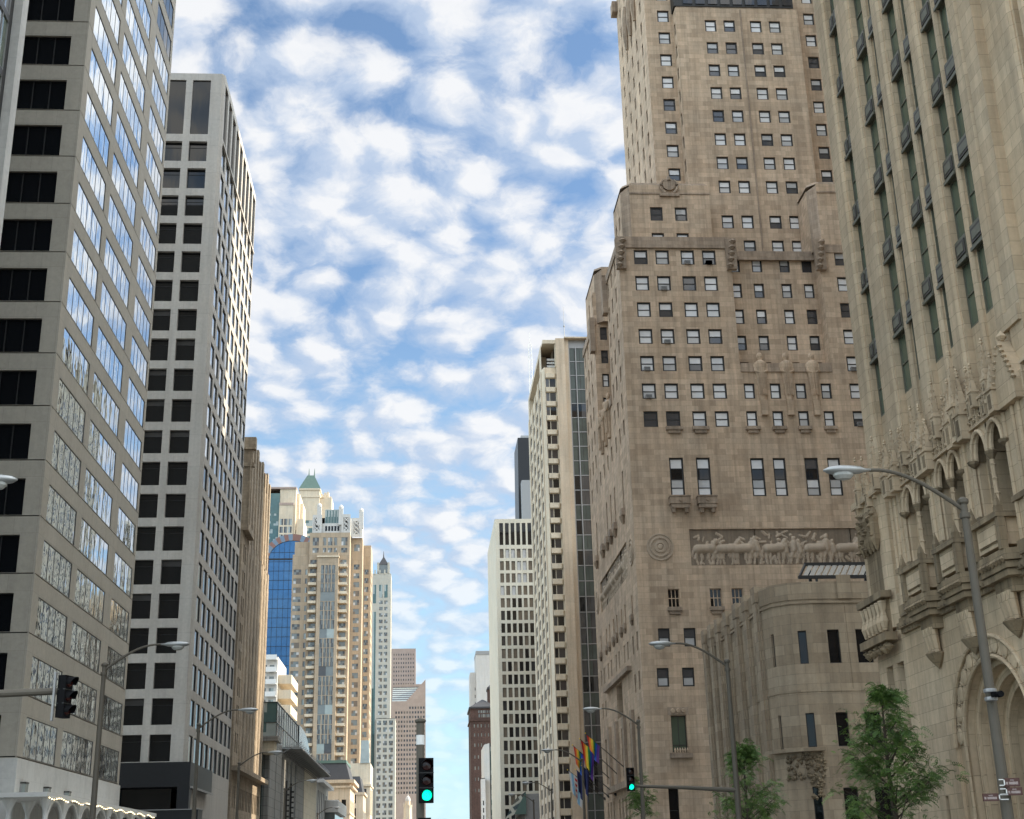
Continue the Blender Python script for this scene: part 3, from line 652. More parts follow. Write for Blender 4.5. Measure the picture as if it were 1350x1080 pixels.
# left low wing
B.face('S', 581, X_(-42.4), X_(-37.1), 0, Zs(99), rowcol([(X_(-42.0), X_(-39.5))], rz[1:], 'far_grey')+rowcol([(X_(-38.2), X_(-37.5))], rz[1:], 'far_pale'), 'beige'); B.face('S', 582, X_(-41.9), X_(-37.1), Zs(99), Zs(103.4), (), 'beige'); shell(B, X_(-42.4), X_(-37), 581, 610, 0, Zs(99), 'beige', 'WNT')
# main front
hl = rowcol([(X_(-36.6), X_(-34.6))], rz, 'far_grey')+rowcol([(X_(-26.9), X_(-24.9))], rz, 'far_grey')
up = rowcol([(X_(-36.0), X_(-34.0)), (X_(-32.6), X_(-31.6)), (X_(-31.0), X_(-29.6)), (X_(-29.1), X_(-28.1)), (X_(-26.7), X_(-24.7))], [(Zs(101.8), Zs(104.5)), (Zs(99.4), Zs(101.0))], 'far_grey')
B.face('S', 580, X_(-37), X_(-23.9), 0, Zs(106.1), hl+[h for h in up if h[2] > Zs(99)], 'beige'); B.face('E', X_(-23.9), 580, 596, 0, Zs(106.1), (), 'beige'); shell(B, X_(-37), X_(-23.9), 580, 620, 0, Zs(106.1), 'beige', 'WNT')
bal = 0
for a, b in rz[:27]:
    for xa, xb in ((-37.0, -34.4), (-27.1, -24.5)):
        mb = MB(); mb.box(X_(xa), X_(xb), 577.4, 579.98, a-1.25, a-.95, 'cream'); mb.box(X_(xa), X_(xb), 577.4, 577.6, a-.95, a-.1, 'cream'); mb.build('balcony', B.root)
# projecting glazed centre bay
cb = []
for i, (a, b) in enumerate(rz[1:]):
    if i % 4 == 3: cb += rowcol([(X_(-32.9), X_(-28.3))], [(a-.6, b+1.2)], 'far_pale')
    else: cb += rowcol([(X_(-32.9), X_(-31.85)), (X_(-31.55), X_(-30.7)), (X_(-30.5), X_(-29.65)), (X_(-29.35), X_(-28.3))], [(a-.6, b+.9)], 'far_center')
B.face('S', 576.5, X_(-34.1), X_(-27.3), 0, Zs(98.9), cb, 'beige', 'centre_bay'); shell(B, X_(-34.1), X_(-27.3), 576.5, 580, 0, Zs(98.9), 'beige', 'EWT', 'centre_bay'); B.p('centre_bay').box(X_(-34.3), X_(-27.1), 576, 580, Zs(97.3), Zs(97.8), 'cream')
# east blocks stepping back
B.face('S', 590, X_(-23.9), X_(-20.1), 0, Zs(106), rowcol([(X_(-22.9), X_(-21.0))], [(z0, z1) for z0, z1 in rz]+[(Zs(101.5), Zs(103.8))], 'far_grey'), 'beige'); B.face('E', X_(-20.1), 590, 606, 0, Zs(106), (), 'beige')
B.face('S', 601, X_(-20.1), X_(-17.6), 0, Zs(105.3), rowcol([(X_(-19.9+.2), X_(-18.3))], rz, 'far_grey'), 'beige'); B.face('E', X_(-17.6), 601, 622, 0, Zs(105.3), rowcol([(603+4*k, 605.5+4*k) for k in range(4)], rz, 'far_pale'), 'beige'); shell(B, X_(-24), X_(-17.6), 606, 622, 0, Zs(105.3), 'beige', 'NT')
# crown
c = B.p('crown')
B.face('S', 581, X_(-36.3), X_(-33.2), Zs(106.1), Zs(112.3), [(X_(-35.9), X_(-33.9), Zs(107.0), Zs(111.4))], 'white_plaster', 'crown', backm='black_frame', depth=.6)
B.face('S', 581, X_(-26.8), X_(-23.9), Zs(106.1), Zs(112.5), [(X_(-26.2), X_(-24.3), Zs(107.0), Zs(111.4))], 'white_plaster', 'crown', backm='black_frame', depth=.6)
B.face('S', 588, X_(-23.9), X_(-20.2), Zs(106.0), Zs(112.5), [(X_(-23.2), X_(-21.1), Zs(107.0), Zs(111.4))], 'white_plaster', 'crown', backm='grey_frame', depth=.6); B.face('E', X_(-20.2), 588, 600, Zs(106), Zs(112.5), (), 'white_plaster', 'crown')
for xa, xb, y in ((-35.9, -33.9, 581.3), (-26.2, -24.3, 581.3), (-23.2, -21.1, 588.3)):
    n = 9; xm = X_((xa+xb)/2); hw = X_(xb-xa)/2*.6
    for sg in (-1, 1): c.tube([(xm+sg*hw*cos(2*pi*1.5*k/n), y, Zs(107+4.4*k/n)) for k in range(n+1)], .32, 'white_plaster', 5)
    c.tube([(X_(xa)+.3, y, Zs(107)), (X_(xa)+.3, y, Zs(111.4))], .25, 'white_plaster', 5); c.tube([(X_(xb)-.3, y, Zs(107)), (X_(xb)-.3, y, Zs(111.4))], .25, 'white_plaster', 5)
B.face('S', 582, X_(-33.2), X_(-26.8), Zs(106.1), Zs(109.6), [(X_(-32.2+1.0*k), X_(-31.5+1.0*k), Zs(107.0), Zs(108.7), 'far') for k in range(5)], 'white_plaster', 'crown')
B.face('S', 583, X_(-32.4), X_(-27.5), Zs(109.6), Zs(114.5), rowcol([(X_(-32.2+.95*k), X_(-31.4+.95*k)) for k in range(5)], [(Zs(109.9), Zs(114.2))], 'far_teal'), 'pale_glass', 'crown')
shell(B, X_(-36.3), X_(-23.9), 583.2, 600, Zs(106), Zs(111.8), 'white_plaster', 'EWNT', 'crown')
for x, y, z in ((-34.2, 582, 116.5), (-27.1, 582, 115.9), (-20.6, 589, 116.1)):
    mb = MB(); mb.prism([(X_(x)-1, y-1), (X_(x)+1, y-1), (X_(x)+1, y+1), (X_(x)-1, y+1)], Zs(109), Zs(z-1.4), 'white_plaster', .95); mb.lathe([(1.0, 0), (1.1, .8), (.7, 1.6), (0, 2.1)], (X_(x), y, Zs(z-1.4)), 'white_plaster', 8); mb.build('pinnacle', B.root)
B.finish()

# ---- slender tower with lantern
B = Bld('lantern_tower', 'slender pale stone tower with green glass strips topped by a pointed lantern', 'building', (-38, 1185))
s = 1165/620
rws = [(Zs(20+3.05*k), Zs(21.7+3.05*k)) for k in range(35)]
B.face('S', 1165, X_(-25.6), X_(-15.3), 0, Zs(135.4), rowcol([(X_(-20.9), X_(-19.2)), (X_(-18.5), X_(-16.9))], rws, 'far_grey')+rowcol([(X_(-23.9), X_(-22.4))], [(Zs(45), Zs(117)), (Zs(121), Zs(130))], 'far_teal')+rowcol([(X_(-21), X_(-19.4)), (X_(-18.5), X_(-16.9))], [(Zs(123.8), Zs(130))], 'far_teal'), 'pale_lime'); B.face('E', X_(-15.3), 1165, 1190, 0, Zs(135.4), (), 'pale_lime'); shell(B, X_(-25.6), X_(-15.3), 1165, 1200, 0, Zs(135.4), 'pale_lime', 'WNT')
B.face('S', 1160, X_(-21.6), X_(-12.8), 0, Zs(67), rowcol([(X_(-21.2+2.75*k), X_(-19.4+2.75*k)) for k in range(3)], [(Zs(6+3.05*k), Zs(8+3.05*k)) for k in range(20)], 'far_grey'), 'pale_lime'); B.face('E', X_(-12.8), 1160, 1190, 0, Zs(67), (), 'pale_lime'); B.p('roof').box(X_(-21.6), X_(-12.8), 1160, 1190, Zs(66.8), Zs(67), 'roofing')
c = B.p('lantern'); 
for k in range(4): c.box(X_(-25.6+2.3*k), X_(-25.0+2.3*k), 1164.5, 1167, Zs(135), Zs(137.2), 'pale_lime')
c.box(X_(-21.9), X_(-16.2), 1168, 1180, Zs(135), Zs(136), 'pale_lime'); c.box(X_(-21.2), X_(-16.9), 1169, 1179, Zs(136), Zs(140.3), 'grey_glass')
for x in (-21.6, -16.6):
    for y in (1168.4, 1179.5): c.box(X_(x)-.9, X_(x)+.9, y-.9, y+.9, Zs(136), Zs(141.2), 'pale_lime')
B.p('roof').prism([(X_(-21.4), 1168.4), (X_(-16.7), 1168.4), (X_(-16.7), 1179.6), (X_(-21.4), 1179.6)], Zs(140.3), Zs(144.6), 'slate', .08)
mb = MB(); mb.tube([(X_(-19.1), 1174, Zs(144)), (X_(-19.1), 1174, Zs(147.5))], [.7, .15], 'slate', 6); mb.build('spire', B.root)
B.finish()

# ---- pink granite towers
B = Bld('sloped_roof_tower', 'pink granite tower with a slanted glazed roof, below the clear blue gap', 'building', (-12, 1530))
s = 1520/750; xa, xb = X_(-17.5), X_(1.35); zl, zh = Zs(88.5), Zs(102.2)
cols = [(X_(-15.6+1.55*k), X_(-14.7+1.55*k)) for k in range(11)]
hh = []
for k in range(24):
    z0, z1 = Zs(40+2.55*k), Zs(41.3+2.55*k)
    for a, b in cols: 
        if z1 < Zs(89)+ (Zs(102)-Zs(90))*max(0, (a-X_(-9.5)))/(X_(1.35)-X_(-9.5))-5 and z1 < Zs(100): hh.append((a, b, z0, z1, 'far_brown'))
B.face('S', 1520, xa, xb, 0, Zs(87.5), [h for h in hh if h[3] < Zs(87.3)], 'pink')
w_ = B.p('wall'); w_.poly([(xa, 1520, Zs(87.5)), (xb, 1520, Zs(87.5)), (xb, 1520, zh), (X_(-9.5), 1520, Zs(90.3)), (xa, 1520, Zs(90.3))], 'pink')
for a, b, z0, z1, t in [h for h in hh if h[3] >= Zs(87.3)]: B.win((a, 1519.95, z0), 0, b-a, z1-z0, t)
r_ = B.p('glazed_roof')
for k in range(7):
    t0, t1 = k/7, (k+.55)/7
    P0 = lambda t, x: (x, 1520.5+40*t, Zs(90.3)+(Zs(100.8)-Zs(90.3))*t)
    r_.poly([P0(t0, xa), P0(t0, X_(-9.5)+(xb-X_(-9.5))*t0), P0(t1, X_(-9.5)+(xb-X_(-9.5))*t1), P0(t1, xa)], 'pale_glass'); t2 = (k+1)/7
    r_.poly([P0(t1, xa), P0(t1, X_(-9.5)+(xb-X_(-9.5))*t1), P0(t2, X_(-9.5)+(xb-X_(-9.5))*t2), P0(t2, xa)], 'slate')
B.face('E', xb, 1520, 1560, 0, zh, (), 'pink'); B.face('W', xa, 1520, 1560, 0, zl, (), 'pink'); B.face('Nn', 1560, xa, xb, 0, zh, (), 'pink')
B.finish()
B = Bld('flat_roof_granite_tower', 'plain flat-topped rose granite tower rising behind the slanted roof', 'building', (-24, 1660))
B.face('S', 1650, X_(-27), -9.2, 0, 261.5, rowcol([(-37+3.0*k, -35.6+3.0*k) for k in range(9)], [(180+5.2*k, 182.4+5.2*k) for k in range(15)], 'far_brown'), 'pink_dark'); B.face('E', -9.2, 1650, 1690, 0, 261.5, (), 'pink_dark'); shell(B, X_(-27), -9.2, 1650, 1690, 0, 261.5, 'pink_dark', 'WNT')
B.finish()
# ---- old water tower
B = Bld('stone_water_tower', 'small old pale stone water tower with a rounded cap beside the traffic signal', 'tower', (-8.4, 740), maxwin=10)
s = 740/470; cx = -5.3*s
b = B.p('shaft'); b.prism([(cx+3*cos(pi/8+pi*k/4), 740+3*sin(pi/8+pi*k/4)) for k in range(8)], 0, Zs(21.4), 'cream', .8); b.prism([(cx+2.6*cos(pi/8+pi*k/4), 740+2.6*sin(pi/8+pi*k/4)) for k in range(8)], Zs(21.4), Zs(21.9), 'cream')
b.prism([(cx+1.5*cos(pi/8+pi*k/4), 740+1.5*sin(pi/8+pi*k/4)) for k in range(8)], Zs(21.9), Zs(23.5), 'cream', .95)
for k in range(8): b.prism([(cx+2.4*cos(pi/4*k)+.25*i, 740+2.4*sin(pi/4*k)+.25*j) for i, j in ((-1, -1), (1, -1), (1, 1), (-1, 1))], Zs(21.9), Zs(22.9), 'cream', .3)
B.p('cap').lathe([(1.5, 0), (1.4, .9), (.9, 2.0), (.3, 2.7), (.12, 3.6), (0, 4.2)], (cx, 740, Zs(23.4)), 'white_plaster', 10)
B.finish()
# ---- white stepped block and sunlit balconies between tower and mall
B = Bld('white_balcony_building', 'white building with stepped sunlit balconies behind the glass penthouse', 'building', (-40, 400))
def pq(x, y, Y):
    return None
B.face('S', 395, -60, -43.2, 0, 62, rowcol([(-50+2.2*k, -48.6+2.2*k) for k in range(3)], [(30+3.4*k, 32.4+3.4*k) for k in range(9)], 'far_pale'), 'white_plaster'); B.face('E', -43.2, 395, 420, 0, 62, (), 'white_plaster'); shell(B, -60, -43.2, 395, 420, 0, 62, 'white_plaster', 'WNT')
for k in range(3): mb = MB(); mb.box(-43.2, -39.2, 397, 418, 45.5+4.4*k, 48.1+4.4*k, 'cream'); mb.build('balcony', B.root)
for k in range(6): mb = MB(); mb.box(-46.5, -43.4, 393.2, 395, 43+3.6*k, 43.25+3.6*k, 'white_metal'); mb.box(-46.5, -43.4, 393.2, 393.35, 43.25+3.6*k, 44.4+3.6*k, 'white_metal'); mb.build('terrace', B.root)
B.finish()

# ================================================================== RIGHT SIDE
# ---- limestone hotel tower
B = Bld('hotel_tower', 'huge stepped buff limestone hotel with rows of curtained sash windows and a carved relief band', 'building', (38, 150), maxwin=100)
XW, YS = 22.1, 132
R7 = [(47.75+3.225*k-1.8, 47.75+3.225*k) for k in range(7)]
lc = [(23.83, 25.38), (26.29, 27.84), (29.18, 30.73), (31.65, 33.2)]; rc = [(46.95, 48.5), (50.0, 51.5)]
cc = [(35.12, 36.32), (38.02, 39.2), (40.88, 42.05), (43.72, 44.88)]
lowS = rowcol([(25.24, 26.45), (29.64, 30.86), (31.92, 33.12), (36.5, 37.7)], [(26.35, 28.26)], 'grille')+rowcol([(23.98, 25.18), (26.63, 27.86), (30.6, 31.8), (33.2, 34.4)], [(22.32, 24.2)], 'sash_dark')+rowcol([(23.6, 24.82), (26.2, 27.43), (30, 31.2)], [(18.3, 20.18)], 'sash_dark')+[(24.74, 26.27, 11.85, 15.42, 'green2'), (24.04, 25.05, 4.2, 8.5, 'deep_dark'), (30, 31.6, 4.2, 8.5, 'deep_dark')]
tallS = rowcol([(26.29, 27.81), (29.2, 30.72)], [(38.2, 42.48)], 'tall')
tallC = rowcol([(35.1, 36.58), (37.57, 38.95), (41.02, 42.52), (43.54, 44.96)], [(38.15, 42.4)], 'tall')
hl = [h for h in lowS+tallS+rowcol(lc, R7, 'sash') if h[1] < 34.5]+[(27.93, 34.9, 30.7, 34.6)]
B.face('S', YS, XW, 34.9, 0, 68.6, hl, 'limestone', depth=.22)
hc = [(34.9, 45.2, 30.7, 34.6)]+tallC+rowcol(cc, R7[:2], 'sash')+[h for h in lowS if h[0] > 35]
B.face('S', YS, 34.9, 45.2, 0, 53.2, hc, 'limestone', depth=.22)
B.face('S', YS, 45.2, 53, 0, 67.9, rowcol(rc, R7, 'sash')+[(45.2, 47.6, 30.7, 34.6)], 'limestone', depth=.22)
# recessed court
c4 = [(35.2, 36.42), (37.82, 39.02), (41.06, 42.26), (43.68, 44.86)]
B.face('S', 134, 34.9, 45.2, 53.2, 67.9, rowcol(c4, [(47.75+3.225*k-1.8+.05, 47.75+3.225*k+.05) for k in range(2, 7)], 'sash'), 'limestone')
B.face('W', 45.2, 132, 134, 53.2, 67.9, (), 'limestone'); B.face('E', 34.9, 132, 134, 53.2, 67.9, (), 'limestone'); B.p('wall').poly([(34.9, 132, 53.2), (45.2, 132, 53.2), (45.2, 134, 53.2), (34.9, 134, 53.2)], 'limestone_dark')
# west face, two wings round a court
sw = [(134.85, 135.75), (137.85, 138.8), (140.6, 141.5)]; nw = [(157.9, 158.9), (160.85, 161.8), (163.9, 164.8)]
lw7 = [(134.5, 135.4), (137.5, 138.4), (140.65, 141.55), (144.2, 145.15), (147.65, 148.6), (151.05, 152.0), (154.45, 155.4), (158.1, 159.05), (163.0, 163.95)]
hw = rowcol(sw, R7[1:], 'sash_w')+rowcol(nw, R7[1:], 'sash_w')+rowcol(lw7, R7[:1], 'sash_w')+rowcol([(137.4, 138.3), (143.8, 144.7), (147.1, 148.05), (150.6, 151.5), (154.2, 155.1), (160.3, 161.2)], [(38.4, 42.7)], 'tall_w')
hw += [(137.7, 159.9, 30.9, 34.7)]
hw += rowcol([(135.5, 136.3), (140.5, 141.35), (143.2, 144.1), (146.9, 147.8), (149.5, 150.4), (153.1, 154.0), (156, 156.9), (160.9, 161.75)], [(26.4, 28.4)], 'grille')
hw += rowcol([(133.4, 134.3), (136.15, 137.1), (140, 140.85), (142.5, 143.4), (146.5, 147.45), (148.9, 149.8), (153, 153.9), (155.7, 156.65), (159.3, 160.2), (162.1, 163)], [(22.3, 24.2)], 'sash_w')
hw += rowcol([(133.5, 134.4), (136.15, 137.05), (159.3, 160.2), (162.1, 163)], [(18.3, 20.2)], 'sash_w')
hw += rowcol([(139.7, 143.9), (146, 150.4), (152.1, 157.0)], [(17.0, 20.7)], 'trib_low')+rowcol([(135.2, 136.3), (140.4, 142.3), (146.8, 148.5), (154.2, 156.1), (160.5, 162)], [(10.6, 15.8)], 'deep_dark')
hw += rowcol([(144.3+2.4*k, 145.5+2.4*k) for k in range(8)], [(3.5, 8.4)], 'deep_dark')
B.face('W', XW, 132, 142.4, 0, 67.9, [h for h in hw if h[1] < 142.4 and not (h[2] > 30 and h[3] < 35)]+[(137.7, 142.4, 30.9, 34.7)], 'limestone', depth=.2)
B.face('W', XW, 142.4, 154.4, 0, 53.2, [h for h in hw if h[0] > 142.4 and h[1] < 154.4]+[(142.4, 154.4, 30.9, 34.7)]+rowcol([(139.9+4.0, 143.9+.3)], [(17, 20.7)], 'deep_dark')[:0], 'limestone', depth=.2)
B.face('W', XW, 154.4, 165.6, 0, 67.9, [h for h in hw if h[0] > 154.4 and not (h[2] > 30 and h[3] < 35)]+[(154.4, 159.9, 30.9, 34.7)], 'limestone', depth=.2)
B.face('W', 24.3, 142.4, 154.4, 53.2, 67.9, rowcol([(143.4, 144.3), (146.5, 147.4), (149.5, 150.4), (152.6, 153.5)], R7[2:], 'sash_w'), 'limestone')
B.face('S', 154.4, XW, 24.3, 53.2, 72.0, rowcol([(22.85, 23.75)], R7[2:], 'sash'), 'limestone'); B.face('Nn', 142.4, XW, 24.3, 53.2, 67.9, (), 'limestone')
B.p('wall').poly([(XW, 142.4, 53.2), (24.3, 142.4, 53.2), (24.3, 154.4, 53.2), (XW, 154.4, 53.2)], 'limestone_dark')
B.face('Nn', 165.6, XW, 53, 0, 67.9, (), 'limestone'); B.face('E', 53, 132, 165.6, 0, 67.9, (), 'limestone')
for xa, xb, ya, yb in ((XW, 34.9, 132.2, 134), (45.2, 53, 132.2, 134), (XW, 53, 134, 142.4), (24.3, 53, 142.4, 154.4), (XW, 53, 154.4, 165.4)): B.p('roof').poly([(xa, ya, 67.6), (xb, ya, 67.6), (xb, yb, 67.6), (xa, yb, 67.6)], 'roofing')
# set-back pylon blocks
pw = rowcol([(26.09, 27.53), (28.95, 30.38)], [(71.0, 72.75), (67.75, 69.45)], 'sash')
def pylon(x0, x1, y0, y1, z0, z1, hs=(), hw_=()):
    ch = .9
    B.face('S', y0, x0+ch, x1, z0, z1, hs, 'limestone'); B.face('W', x0, y0+ch, y1, z0, z1-.5, hw_, 'limestone'); B.face('E', x1, y0, y1, z0, z1, (), 'limestone'); B.face('Nn', y1, x0, x1, z0, z1, (), 'limestone')
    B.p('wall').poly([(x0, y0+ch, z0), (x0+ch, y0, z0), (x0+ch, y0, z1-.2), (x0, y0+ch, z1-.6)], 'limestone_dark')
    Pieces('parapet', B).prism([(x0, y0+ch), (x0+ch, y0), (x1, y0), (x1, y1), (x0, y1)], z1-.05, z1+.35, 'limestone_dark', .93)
    Pieces('parapet', B).box(x0+ch, x1+.08, y0-.1, y0-.002, z1-1.2, z1-1.0, 'limestone_dark')
pylon(22.9, 33.1, 132.35, 139, 67.6, 75.6, pw, [(134.6, 135.4, 71, 72.7, 'sash_w'), (137, 137.8, 71, 72.7, 'sash_w')])
pylon(22.4, 26.5, 153.6, 163.4, 67.6, 75.1, (), [(156.5, 157.3, 71, 72.7, 'sash_w'), (159.8, 160.6, 71, 72.7, 'sash_w')])
pylon(44.9, 51.5, 132.35, 138.8, 67.6, 76.0)
pp = Pieces('parapet', B)
pp.box(XW-.05, 34.95, 131.85, 132.3, 67.7, 68.7, 'limestone_dark'); pp.box(XW-.12, 34.98, 131.78, 131.95, 67.3, 67.7, 'limestone_dark'); pp.box(34.95, 45.1, 133.7, 134.3, 67.2, 67.9, 'limestone_dark'); pp.box(34.98, 45.1, 133.6, 133.95, 66.75, 67.2, 'limestone_dark')
pp.box(45.1, 53.1, 131.88, 132.3, 66.9, 67.9, 'limestone_dark'); pp.box(XW-.15, XW+.3, 132, 142.45, 67.3, 68.3, 'limestone_dark'); pp.box(XW-.15, XW+.3, 154.3, 165.7, 67.3, 68.3, 'limestone_dark')
for x in (34.9, 45.2, 22.3):
    mb = MB(); mb.prism([(x-.55, 131.5), (x+.55, 131.5), (x+.55, 132.1), (x-.55, 132.1)], 64.6, 68.4, 'limestone_dark', 1.1)
    for k in range(5): mb.lathe([(.1, -.3), (.42, 0), (.1, .3)], (x-.25+.12*k, 131.45, 65+.75*k), 'limestone_dark', 6)
    mb.build('carved_bracket', B.root)
for y in (142.3, 154.5):
    mb = MB(); mb.prism([(XW-.6, y-.6), (XW, y-.6), (XW, y+.6), (XW-.6, y+.6)], 63.6, 68.2, 'limestone_dark', 1.15); mb.build('carved_bracket', B.root)
# crest over the left pylon
mb = MB(); mb.box(27.3, 29.6, 132.1, 132.34, 74.1, 74.5, 'limestone_dark')
mb.lathe([(.75, -.12), (.75, .12)], (28.45, 132.2, 75.6), 'limestone_dark', 14, (1, 0, 0), (0, 0, 1), (0, -1, 0))
for sg in (-1, 1): mb.tube([(28.45+sg*(.5+.5*sin(t*.5)), 132.2, 74.5+.28*t) for t in range(7)], .16, 'limestone_dark', 6)
mb.lathe([(.3, 0), (.22, .4), (0, .75)], (28.45, 132.2, 76.1), 'limestone_dark', 8); mb.build('crest', B.root)
# tower shaft
tr = [(78.93-1.72+3.27*k, 78.93+3.27*k) for k in range(8)]
tc_ = [(35.55, 37.0), (37.95, 39.4), (41.33, 42.8), (43.76, 45.24)]
tl = [(27.45+.0, 27.45)]
B.face('S', 137, 31.9, 47.6, 67.6, 103.6, rowcol(tc_, tr+[(72.5, 74.25), (69.2, 70.95)], 'sash'), 'limestone')
B.face('W', 31.9, 137, 139, 67.6, 103.6, rowcol([(137.6, 138.4)], tr, 'sash_w'), 'limestone'); B.face('E', 47.6, 137, 139, 67.6, 103.6, (), 'limestone')
fr_ = [(79.97-.03+3.27*k, 81.68+3.27*k) for k in range(-3, 12)]
B.face('S', 139, 28.4, 31.9, 67.6, 121, rowcol([(29.97, 31.48)], fr_, 'sash'), 'limestone'); B.face('S', 139, 47.6, 52.4, 67.6, 121, rowcol([(49.0, 50.4)], fr_, 'sash'), 'limestone'); B.face('S', 139, 31.9, 47.6, 103.6, 121, rowcol(tc_, fr_[10:], 'sash'), 'limestone')
tw = [(141.6, 142.5), (145.3, 146.2), (149.0, 149.9), (152.6, 153.5), (156.3, 157.2)]
B.face('W', 28.4, 139, 159.6, 67.6, 121, rowcol(tw, [(a+.2, b+.2) for a, b in fr_], 'sash_w'), 'limestone'); B.face('Nn', 159.6, 28.4, 52.4, 67.6, 121, (), 'limestone'); B.face('E', 52.4, 139, 159.6, 67.6, 121, (), 'limestone')
B.p('roof').poly([(28.4, 139, 120.9), (52.4, 139, 120.9), (52.4, 159.6, 120.9), (28.4, 159.6, 120.9)], 'roofing')
k = B.p('roof_terrace'); k.box(32.1, 47.4, 137.3, 139, 103.6, 104.0, 'limestone_dark'); k.box(31.8, 47.2, 137.2, 138.99, 104.0, 106.2, 'black_frame')
for q in range(9): k.box(33.0+1.6*q, 34.2+1.6*q, 137.1, 137.19, 104.3, 105.3, 'dark_refl')
mb = MB(); mb.box(27.6, 29.2, 158.4, 160, 118.6, 120.4, 'limestone_dark'); mb.build('carved_bracket', B.root)
for q in range(3): mb = MB(); mb.tube([(28.2, 145.4+3.3*q, 107.6+.1*z) for z in (0, 20, 50, 70)], [.2, .5, .45, .2], 'limestone_dark', 6); mb.build('carved_bracket', B.root)
# pier strips and rain pipe on the shaft
B.p('wall').box(40.1, 40.3, 136.9, 136.995, 67.7, 103.4, 'limestone_dark')
# carved figures standing at the parapet of the courts
def figure(mb, x, y, z, fx, fy, h=5.7):
    ax, ay = (1, 0, 0) if fx else (0, 1, 0), (0, 1, 0) if fx else (1, 0, 0)
    pf = [(.34, 0), (.42, .25*h), (.5, .5*h), (.62, .66*h), (.66, .74*h), (.6, .78*h), (.3, .82*h), (.19, .84*h), (.25, .86*h), (.32, .9*h), (.3, .94*h), (.18, .98*h), (0, h)]
    mb.lathe(pf, (x, y, z), 'limestone', 12, ax, ay, (0, 0, 1), 1.15, .8)
    for sg in (-1, 1):
        px, py = (x+sg*.62*fx+(-.1 if fy else 0)*fy, y+sg*.62*fy)
        mb.tube([(px, py, z+.75*h), (px+(0 if fx else -.2), py-(.2 if fx else 0), z+.6*h), (x+sg*.15*fx-(.45 if fy else 0), y+sg*.15*fy-(.45 if fx else 0), z+.55*h)], [.2, .17, .12], 'limestone', 7)
        for k in range(3): mb.tube([(x+sg*(.12+.13*k)*fx-(.42-.05*k)*fy, y+sg*(.12+.13*k)*fy-(.42-.05*k)*fx, z+.1*h), (x+sg*(.16+.14*k)*fx-(.5-.07*k)*fy, y+sg*(.16+.14*k)*fy-(.5-.07*k)*fx, z+.55*h)], .06, 'limestone', 5)
for x in (37.15, 40.05, 42.95):
    mb = MB(); figure(mb, x, 131.9, 48.9, 1, 0); mb.prism([(x-.35, 131.6), (x+.35, 131.6), (x+.35, 132), (x-.35, 132)], 47.2, 48.9, 'limestone'); mb.build('statue', B.root)
for y in (144.9, 148, 151.2):
    mb = MB(); figure(mb, XW-.1, y, 48.9, 0, 1); mb.build('statue', B.root)
Pieces('parapet', B).box(34.95, 45.15, 131.85, 132.35, 52.3, 53.3, 'limestone_dark'); Pieces('parapet', B).box(XW-.15, XW+.35, 142.45, 154.35, 52.3, 53.3, 'limestone_dark')
# sills and balconettes
for a, b in ((26.15, 27.98), (29.05, 30.87), (34.9, 36.5), (37.85, 39.4), (40.7, 42.2), (43.55, 45.0)):
    mb = MB(); mb.box(a, b, 131.62, 131.998, 45.55, 45.93, 'limestone_dark'); mb.box(a+.25, b-.25, 131.75, 131.998, 45.2, 45.55, 'limestone_dark'); mb.build('sill', B.root)
for a, b in ((26.0, 28.15), (28.95, 31.0)):
    mb = MB(); mb.box(a, b, 131.1, 131.998, 37.2, 37.95, 'limestone_dark'); mb.box(a+.1, b-.1, 131.2, 131.998, 36.75, 37.2, 'limestone_dark'); mb.box(a-.06, b+.06, 131.02, 131.998, 37.95, 38.08, 'limestone_dark')
    for q in (a+.4, b-.4): mb.lathe([(.22, 0), (.3, .5)], (q, 131.6, 36.3), 'limestone_dark', 8)
    mb.lathe([(.2, 0), (.2, .12)], ((a+b)/2, 131.1, 37.6), 'limestone_dark', 8, (1, 0, 0), (0, 0, 1), (0, -1, 0)); mb.build('balconette', B.root)
for a, b in ((25.1, 26.6), (29.5, 31.0), (31.78, 33.26)): mb = MB(); mb.box(a, b, 131.6, 131.998, 25.95, 26.33, 'limestone_dark'); mb.box(a+.2, b-.2, 131.75, 131.998, 25.6, 25.95, 'limestone_dark'); mb.build('sill', B.root)
for y in (138, 144.2, 147.6, 151, 154.7, 160.8): mb = MB(); mb.box(XW-.4, XW-.002, y-.75, y+.75, 37.6, 38.35, 'limestone_dark'); mb.lathe([(.1, -.9), (.35, -.3), (.4, 0)], (XW-.2, y, 37.6), 'limestone_dark', 8); mb.build('balconette', B.root)
for y in (135.9, 140.9, 143.65, 147.3, 150, 153.5, 156.4, 161.3): mb = MB(); mb.box(XW-.3, XW-.002, y-.5, y+.5, 25.7, 26.3, 'limestone_dark'); mb.lathe([(.1, -.5), (.25, 0)], (XW-.15, y, 25.7), 'limestone_dark', 8); mb.build('sill', B.root)
mb = MB(); mb.box(24.45, 26.55, 131.85, 131.998, 15.5, 16.25, 'limestone_dark'); mb.box(24.45, 24.7, 131.9, 131.998, 11.8, 15.5, 'limestone'); mb.box(26.31, 26.55, 131.9, 131.998, 11.8, 15.5, 'limestone'); mb.box(24.4, 26.65, 131.5, 131.998, 11.3, 11.75, 'limestone_dark')
for k in range(6): mb.lathe([(.08, 0), (.12, .3), (.02, .55)], (24.9+.25*k, 131.6, 11.75), 'limestone', 6)
for k in range(3): mb.lathe([(.26, -.05), (.2, .1)], (24.95+.55*k, 131.82, 15.88), 'limestone', 8, (1, 0, 0), (0, 0, 1), (0, -1, 0))
mb.build('window_surround', B.root)
mb = MB(); mb.box(XW-.7, XW-.002, 139, 157.6, 9.2, 9.9, 'limestone_dark')
